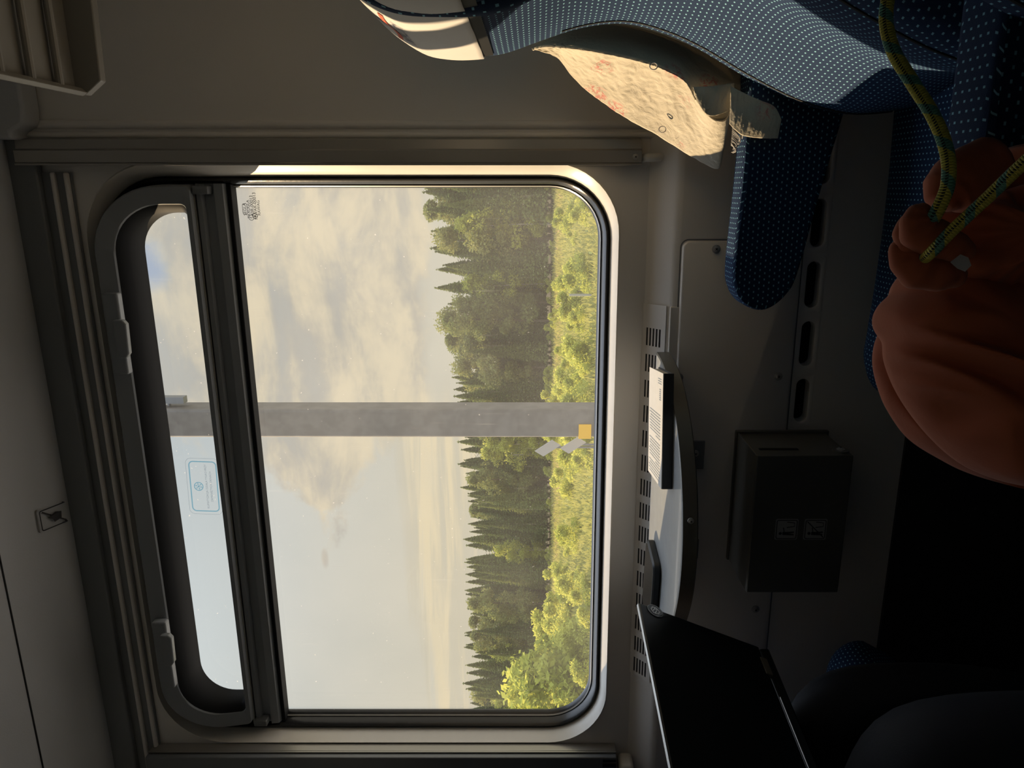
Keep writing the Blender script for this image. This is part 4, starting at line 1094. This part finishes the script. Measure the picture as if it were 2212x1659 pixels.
def skinned(name, joints, edges, material, parent=None, sub=2, root=0):
    me = bpy.data.meshes.new(name); me.from_pydata([j[:3] for j in joints], edges, []); me.update()
    o = bpy.data.objects.new(name, me); COL.objects.link(o)
    me.materials.append(material)
    sk = o.modifiers.new('skin', 'SKIN'); sk.use_smooth_shade = True
    me.skin_vertices.new() if not me.skin_vertices else None
    for i, j in enumerate(joints):
        sv = me.skin_vertices[0].data[i]; sv.radius = (j[3], j[4] if len(j) > 4 else j[3]); sv.use_root = (i == root)
    sb = o.modifiers.new('sub', 'SUBSURF'); sb.levels = sub; sb.render_levels = sub
    if parent is not None: o.parent = parent
    return o
def person():
    # seated facing +x on the opposite window seat, laptop on the thighs
    J = [(-1.20, .92, .60, .13), (-1.24, .92, .78, .125), (-1.27, .92, .98, .14), (-1.27, .92, 1.10, .09), (-1.26, .92, 1.18, .055), (-1.24, .92, 1.27, .085, .075), (-1.23, .92, 1.36, .09, .08),
         # legs
         (-1.08, 1.01, .585, .085), (-.95, 1.02, .590, .078), (-.80, 1.01, .580, .066), (-.79, 1.005, .35, .055), (-.82, 1.00, .10, .040), (-.73, .99, .05, .035), (-.66, .985, .035, .025),
         (-1.08, .83, .585, .085), (-.86, .78, .590, .078), (-.655, .745, .590, .068), (-.63, .73, .35, .055), (-.65, .73, .10, .040), (-.56, .72, .05, .035), (-.49, .715, .035, .025),
         # arms
         (-1.25, 1.08, 1.06, .06), (-1.20, 1.14, .86, .043), (-1.04, 1.04, .755, .034), (-.965, 1.00, .735, .026),
         (-1.25, .76, 1.06, .06), (-1.20, .70, .86, .043), (-1.04, .78, .755, .034), (-.965, .82, .735, .026)]
    JT = list(J); J = [(*j[:3], *[q*(.80 if 7 <= i <= 20 else 1) for q in j[3:]]) for i, j in enumerate(J)]
    E_ = [(0, 1), (1, 2), (2, 3), (3, 4), (4, 5), (5, 6), (0, 7), (7, 8), (8, 9), (9, 10), (10, 11), (11, 12), (12, 13), (0, 14), (14, 15), (15, 16), (16, 17), (17, 18), (18, 19), (19, 20), (2, 21), (21, 22), (22, 23), (23, 24), (2, 25), (25, 26), (26, 27), (27, 28)]
    for side, w in ((1, 24), (-1, 28)):
        bx, by, bz = J[w][:3]
        p = len(J); J.append((bx+.045, by, bz-.004, .022, .012)); E_.append((w, p))
        for f, (oy, ln) in enumerate(((-.024, .062), (-.008, .072), (.008, .068), (.024, .052))):
            a = len(J); J.append((bx+.075, by+oy, bz-.002, .0085)); J.append((bx+.075+ln*.5, by+oy*1.1, bz-.001, .0078)); J.append((bx+.075+ln, by+oy*1.1, bz-.016, .0068))
            E_ += [(p, a), (a, a+1), (a+1, a+2)]
        a = len(J); J.append((bx+.030, by-side*.028, bz-.008, .009)); J.append((bx+.058, by-side*.046, bz-.012, .0075)); E_ += [(p, a), (a, a+1)]
    o = skinned('person', J, E_, M['skin'])
    tag(o, 'seated person in dark jeans and black top with a laptop on the lap', 'person')
    Jt = [(x, y, z, r_*1.10) for x, y, z, r_, *_ in [JT[0]]+JT[7:12]+JT[14:19]]
    skinned('trousers', Jt, [(0, 1), (1, 2), (2, 3), (3, 4), (4, 5), (0, 6), (6, 7), (7, 8), (8, 9), (9, 10)], M['jeans'], o)
    idx = [0, 1, 2, 3, 21, 22, 25, 26]; Js = [(J[i][0], J[i][1], J[i][2], J[i][3]*1.12) for i in idx]
    skinned('shirt', Js, [(0, 1), (1, 2), (2, 3), (2, 4), (4, 5), (2, 6), (6, 7)], M['shirt'], o)
    bm = bmesh.new(); bmesh.ops.create_uvsphere(bm, u_segments=28, v_segments=18, radius=1)
    for v in bm.verts:
        v.co = Vector((v.co.x*.108, v.co.y*.092, v.co.z*.105))+Vector((-1.25, .92, 1.365))
    bmesh.ops.delete(bm, geom=[v for v in bm.verts if v.co.x > -1.19 and v.co.z < 1.385], context='VERTS')
    me = bpy.data.meshes.new('hair'); bm.to_mesh(me); bm.free(); h_ = link('hair', me, M['hair'], o, True, 180)
    for s_ in (-1, 1): b = MB(); b.tube([(-1.172, .92+s_*.032, 1.325), (-1.160, .92+s_*.032, 1.325)], [.010, .006], 12); b.build('eye', M['white'], o, smooth=True)
    b = MB(); b.tube([(-1.175, .92, 1.335), (-1.152, .92, 1.303), (-1.168, .92, 1.296)], [.008, .012, .008], 10); b.build('nose', M['skin'], o, smooth=True); b = MB()
    b.tube([(-1.174, .898, 1.272), (-1.166, .92, 1.270), (-1.174, .942, 1.272)], [.004, .006, .004], 8); b.build('mouth', M['skin'], o, smooth=True)
    for yy, y2 in ((.835, .828), (1.005, 1.012)):
        b = MB(); b.tube([(-1.24, yy, 1.33), (-1.235, y2, 1.30)], [.014, .010], 10); b.build('ear', M['skin'], o, smooth=True)
    for yy, xx in ((.99, -.16), (.72, 0)):
        b = MB(); b.tube([(-.70+xx, yy, .035), (-.60+xx, yy, .035), (-.52+xx, yy, .03), (-.46+xx, yy, .022)], [.038, .040, .036, .020], 14); b.build('shoe', M['shirt'], o, smooth=True)
person()

# ================================================================ OUTSIDE
random.seed(21)
GZ = lambda x, y: interp([(2, -1.35), (8.5, -1.35), (12, -1.5), (20, -1.15), (27, -1.05), (60, -.32), (200, -.30)], y)+.06*noise.noise(Vector((x*.25, y*.25, 0)))
def ground_mat():
    m = bpy.data.materials.new('meadow_ground'); m.use_nodes = True; b = NB(m.node_tree); P = b.n['Principled BSDF']
    t = b.tc(); x, y, z = b.sep(t)
    n = b.noise(t, .35, 5, .65); n2 = b.noise(t, 3.0, 4, .7)
    c = b.mix(b.ss(n, .38, .62), (.20, .23, .065, 1), (.36, .34, .11, 1)); c = b.mix(b.m('MULTIPLY', b.ss(n2, .45, .65), .5), c, (.10, .13, .045, 1))
    dry = b.m('MULTIPLY', b.m('MULTIPLY', b.ss(y, 44, 50), b.ss(y, 60, 57)), .8)
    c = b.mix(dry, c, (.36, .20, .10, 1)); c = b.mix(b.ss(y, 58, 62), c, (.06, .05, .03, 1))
    c = b.mix(b.ss(y, 16, 11), c, b.mix(n2, (.50, .48, .45, 1), (.62, .60, .57, 1))); b.put(P.inputs['Base Color'], c); P.inputs['Roughness'].default_value = 1; P.inputs['Specular IOR Level'].default_value = .1  # unseen strip by the track, made pale to bounce light into the compartment
    return m
vs = []; fs = []; xs = [-150+4*i for i in range(61)]; ys = [1.9, 4, 6, 8.5, 10, 12, 16, 20, 24, 27, 32, 38, 44, 50, 56, 62, 70, 90, 130, 200, 400]
for y in ys:
    for x in xs: vs.append((x*max(1, y/60), y, GZ(x, y)))
n = len(xs)
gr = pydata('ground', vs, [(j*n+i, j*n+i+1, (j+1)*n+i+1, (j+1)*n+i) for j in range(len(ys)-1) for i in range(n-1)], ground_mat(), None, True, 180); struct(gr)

def leafcloud(name, pts, size, material, flat=.0, seed=0):
    """many small leaf sprays as ONE crown mesh; pts: (position, outward direction, scale)"""
    rn = random.Random(seed); vs = []; fs = []
    for p, d, s in pts:
        for _ in range(1):
            a = Vector((rn.gauss(0, 1), rn.gauss(0, 1), rn.gauss(0, 1)*(1-flat)))+d*.8; a.normalize()
            c = a.cross(Vector((rn.gauss(0, 1), rn.gauss(0, 1), rn.gauss(0, 1)))).normalized(); L = size*s*rn.uniform(.6, 1.3); w = L*rn.uniform(.35, .6)
            k = len(vs); vs += [p-a*L*.5, p+c*w*.5, p+a*L*.5, p-c*w*.5]; fs.append((k, k+1, k+2, k+3))
    me = bpy.data.meshes.new(name); me.from_pydata([tuple(v) for v in vs], [], fs); me.update(); me.materials.append(material)
    return me
def conifer(h, w, seed, material, n=8500, bare=.08):
    rn = random.Random(seed); pts = []
    nl = int(h*2.6)
    for _ in range(n):
        t = rn.random()**.75; z = h*(bare+(1-bare)*t); lay = math.floor(t*nl)/nl; fr = t*nl-math.floor(t*nl)
        R = w*(1-t)**.85*(.62+.38*(1-fr))+.06; a = rn.uniform(0, 2*PI); arm = .75+.35*noise.noise(Vector((math.cos(a)*2.2, math.sin(a)*2.2, lay*9+seed)))
        q = math.sqrt(rn.uniform(.15, 1)); r = R*arm*q
        pts.append((Vector((r*math.cos(a), r*math.sin(a), z-.22*r)), Vector((math.cos(a), math.sin(a), -.25)), 1-.55*t))
    for _ in range(60): pts.append((Vector((rn.gauss(0, .03), rn.gauss(0, .03), h*rn.uniform(.94, 1.03))), Vector((0, 0, 1.5)), .5))
    return leafcloud('crown', pts, .33, material, .35, seed)
def broad(h, w, seed, material, n=5200, bare=.15, size=.30, clumps=26):
    rn = random.Random(seed); cl = []
    for _ in range(clumps):
        t = rn.uniform(bare, 1); R = w*math.sin(PI*min(1, (t-bare)/(1-bare)*.86+.14))**.7
        a = rn.uniform(0, 2*PI); r = R*math.sqrt(rn.random())*.85; cl.append((Vector((r*math.cos(a), r*math.sin(a), h*t)), w*rn.uniform(.22, .46)))
    pts = []
    for _ in range(n):
        c, R = rn.choice(cl); d = Vector((rn.gauss(0, 1), rn.gauss(0, 1), rn.gauss(0, 1)*.8)).normalized()
        pts.append((c+d*R*rn.uniform(.55, 1.05), d, 1))
    return leafcloud('crown', pts, size, material, 0, seed)
def trunk_mesh(h, r, lean=0, mat_=None):
    b = MB(); b.tube([(0, 0, -.3), (lean*.3, 0, h*.4), (lean, 0, h*.85)], [r, r*.75, r*.3], 8)
    for k in range(10):
        a = k*2.4; z = h*(.35+.05*k); b.tube([(lean*z/h, 0, z), (lean*z/h+math.cos(a)*h*.10, math.sin(a)*h*.10, z+h*.05)], [r*.25, r*.08], 5)
    me = bpy.data.meshes.new('trunk'); me.from_pydata(b.v, [], b.f); me.update(); me.materials.append(mat_); return me
PRO = {'spruce': [], 'pine': [], 'birch': []}
for k in range(3): PRO['spruce'].append((conifer(10, 1.9+.2*k, 11+k, M['spruce']), trunk_mesh(10, .13, 0, M['bark'])))
for k in range(3): PRO['pine'].append((broad(10, 2.1, 31+k, M['pine'], 8000, .22, .28, 34), trunk_mesh(10, .13, .2, M['bark'])))
for k in range(3): PRO['birch'].append((broad(8, 1.9, 51+k, M['birchleaf'], 5200, .12, .26, 34), trunk_mesh(8, .08, .3, M['birch'])))
TL = {'spruce': 'dark pointed spruce', 'pine': 'olive rounded pine', 'birch': 'yellow-green birch'}
def tree(kind, x, y, h, extra=1.0):
    cm, tm = random.choice(PRO[kind]); base = 8 if kind == 'birch' else 10
    t = bpy.data.objects.new({'spruce': 'spruce_tree', 'pine': 'pine_tree', 'birch': 'birch_tree'}[kind], None); COL.objects.link(t); t.location = (x, y, GZ(x, y)-.05)
    s = h/base; t.scale = (s*extra, s*extra, s); t.rotation_euler = (0, 0, random.uniform(0, 6.28))
    row = 'front row' if y < 64 else 'second row' if y < 67.5 else 'back rows'
    side = 'on the seat side of the grey mast' if x/y > -.32 else 'on the laptop side of the grey mast'
    tag(t, '%s in the %s of the forest, %s' % (TL[kind], row, side.replace('on the ', '').replace('the grey ', '')), 'tree', '%s trees in the %s, %s' % (kind, row, side))
    for nm, me in (('crown', cm), ('trunk', tm)):
        c = bpy.data.objects.new(nm, me); COL.objects.link(c); c.parent = t
def top_h(x):                                            # tree line seen in the photo
    return interp([(-60, 8.6), (-45, 8.3), (-36, 8.0), (-30, 8.2), (-25, 8.4), (-20, 8.6), (-14, 9.0), (-8, 9.8), (0, 10.8), (12, 11)], x)
x = -66
while x < 27:
    kind = random.choices(['spruce', 'pine', 'birch'], [.50, .33, .17])[0]
    hh = top_h(x)*random.uniform(.80, .97)*(.80 if kind == 'birch' else 1)
    tree(kind, x, 62+random.uniform(-1.5, 1.5), hh, 1.05); x += random.uniform(1.15, 1.7)
for row, yy in ((0, 65.5), (1, 69.0), (2, 73.0)):
    x = -72
    while x < 29:
        kind = random.choices(['spruce', 'pine'], [.88, .12])[0]
        tree(kind, x, yy+random.uniform(-1, 1), top_h(x)*(random.uniform(.93, 1.06)+.025*row), 1.25); x += random.uniform(1.35, 1.95)
# shrubs in the meadow
BU = [broad(1.5, 1.0, 71+k, M['bushleaf'], 2600, .0, .16, 18) for k in range(3)]
BUS = []
def bush(x, y, s, lab, grp):
    t = bpy.data.objects.new('meadow_shrub', None); COL.objects.link(t); t.location = (x, y, GZ(x, y)-.05); t.scale = (s*1.15, s*1.15, s); t.rotation_euler = (0, 0, random.uniform(0, 6.28))
    tag(t, lab, 'shrub', grp)
    c = bpy.data.objects.new('foliage', random.choice(BU)); COL.objects.link(c); c.parent = t
def at_ground(xi, yi):
    r = ray(xi, yi); s = 3.0
    while s < 90:
        p = EY+r*s
        if p.z <= GZ(p.x, p.y): return p
        s *= 1.01
    return EY+r*s
for (xi, yi, s) in [(1270, 1470, 2.0), (1268, 1430, 1.6), (1262, 1500, 2.2), (1250, 1400, 1.3), (1245, 1450, 1.5), (1230, 1350, 1.0), (1225, 1300, .9), (1240, 1330, 1.0), (1255, 1510, 1.7), (1215, 1370, 1.1), (1210, 1345, 1.3), (1275, 1380, .9)]:
    p = at_ground(xi, yi); bush(p.x, p.y, s, 'bright yellow-green shrub at the left end of the meadow', 'bright shrubs at the left of the meadow')
for k in range(75):
    p = at_ground(random.uniform(1203, 1292), random.uniform(400, 1530))
    near = 'near the track' if p.y < 36 else 'halfway across' if p.y < 48 else 'towards the forest'; sd = 'on the seat side of the mast' if p.x/p.y > -.32 else 'on the laptop side of the mast'
    bush(p.x, p.y, random.uniform(.35, .85), 'low green meadow shrub %s, %s' % (near, sd), 'low meadow shrubs %s, %s' % (near, sd))
for k in range(45):
    x = random.uniform(-58, 8); bush(x, random.uniform(59, 61.5), random.uniform(.25, .55), 'undergrowth shrub along the foot of the forest', 'shrubs at the foot of the forest')
# grass as one mass
rn = random.Random(9); vs = []; fs = []
for k in range(52000):
    y = 18+rn.random()**1.25*42; x = rn.uniform(-1.15, .38)*y-3; z = GZ(x, y)
    hgt = rn.uniform(.12, .38); w = rn.uniform(.03, .10); a = rn.uniform(0, PI); lx = rn.gauss(0, .15)
    k0 = len(vs); vs += [(x-w*math.cos(a), y-w*math.sin(a), z), (x+w*math.cos(a), y+w*math.sin(a), z), (x+lx, y+rn.gauss(0, .1), z+hgt)]; fs.append((k0, k0+1, k0+2))
g_ = pydata('grass', vs, fs, M['grassleaf']); tag(g_, 'tall pale green grass covering the meadow beyond the track', 'grass', None, 'stuff')
# mast beside the track
mt = empty('catenary_mast', (-2.72, 8.5, GZ(-2.7, 8.5)), 'grey concrete mast standing beside the track outside the window', 'mast')
b = MB(); z0 = GZ(-2.7, 8.5)-.2; b.box(-2.895, -2.545, 8.4, 8.75, z0, 5.60); b.build('post', M['mast'], mt, bevel=.03)
b = MB(); b.box(-2.905, -2.725, 8.385, 8.765, .40, .55); b.build('yellow_band', M['yellow'], mt)
b = MB(); b.box(-2.50, -2.42, 8.5, 8.6, 5.30, 5.66); b.tube([(-2.54, 8.55, 5.5), (-2.44, 8.55, 5.5)], .02, 8); b.build('bracket', M['aludark'], mt)
for k, (xi, yi, wz) in enumerate(((1183, 968, .14), (1238, 962, .14))):
    p = aty(xi, yi, 8.9); mk = empty('marker_board', p, ('slanted white board beside the mast, upper of two' if k == 0 else 'slanted white board beside the mast, lower of two'), 'sign')
    b = MB(); b.obox(p, Vector((.075, 0, -.11)), Vector((0, .01, 0)), Vector((.035, 0, .055))); b.build('board', M['paint'], mk)
    b = MB(); b.box(p.x-.01, p.x+.01, 8.92, 8.95, GZ(p.x, 8.9)-.1, p.z+.03); b.build('post', M['aludark'], mk)
p = at_ground(1286, 637); q = aty(1230, 637, p.y)
b = MB(); b.tube([p-Vector((0, 0, .2)), Vector((p.x, p.y, q.z))], .045, 8); tag(b.build('marker_post', M['paint']), 'thin white post standing in the meadow', 'post')
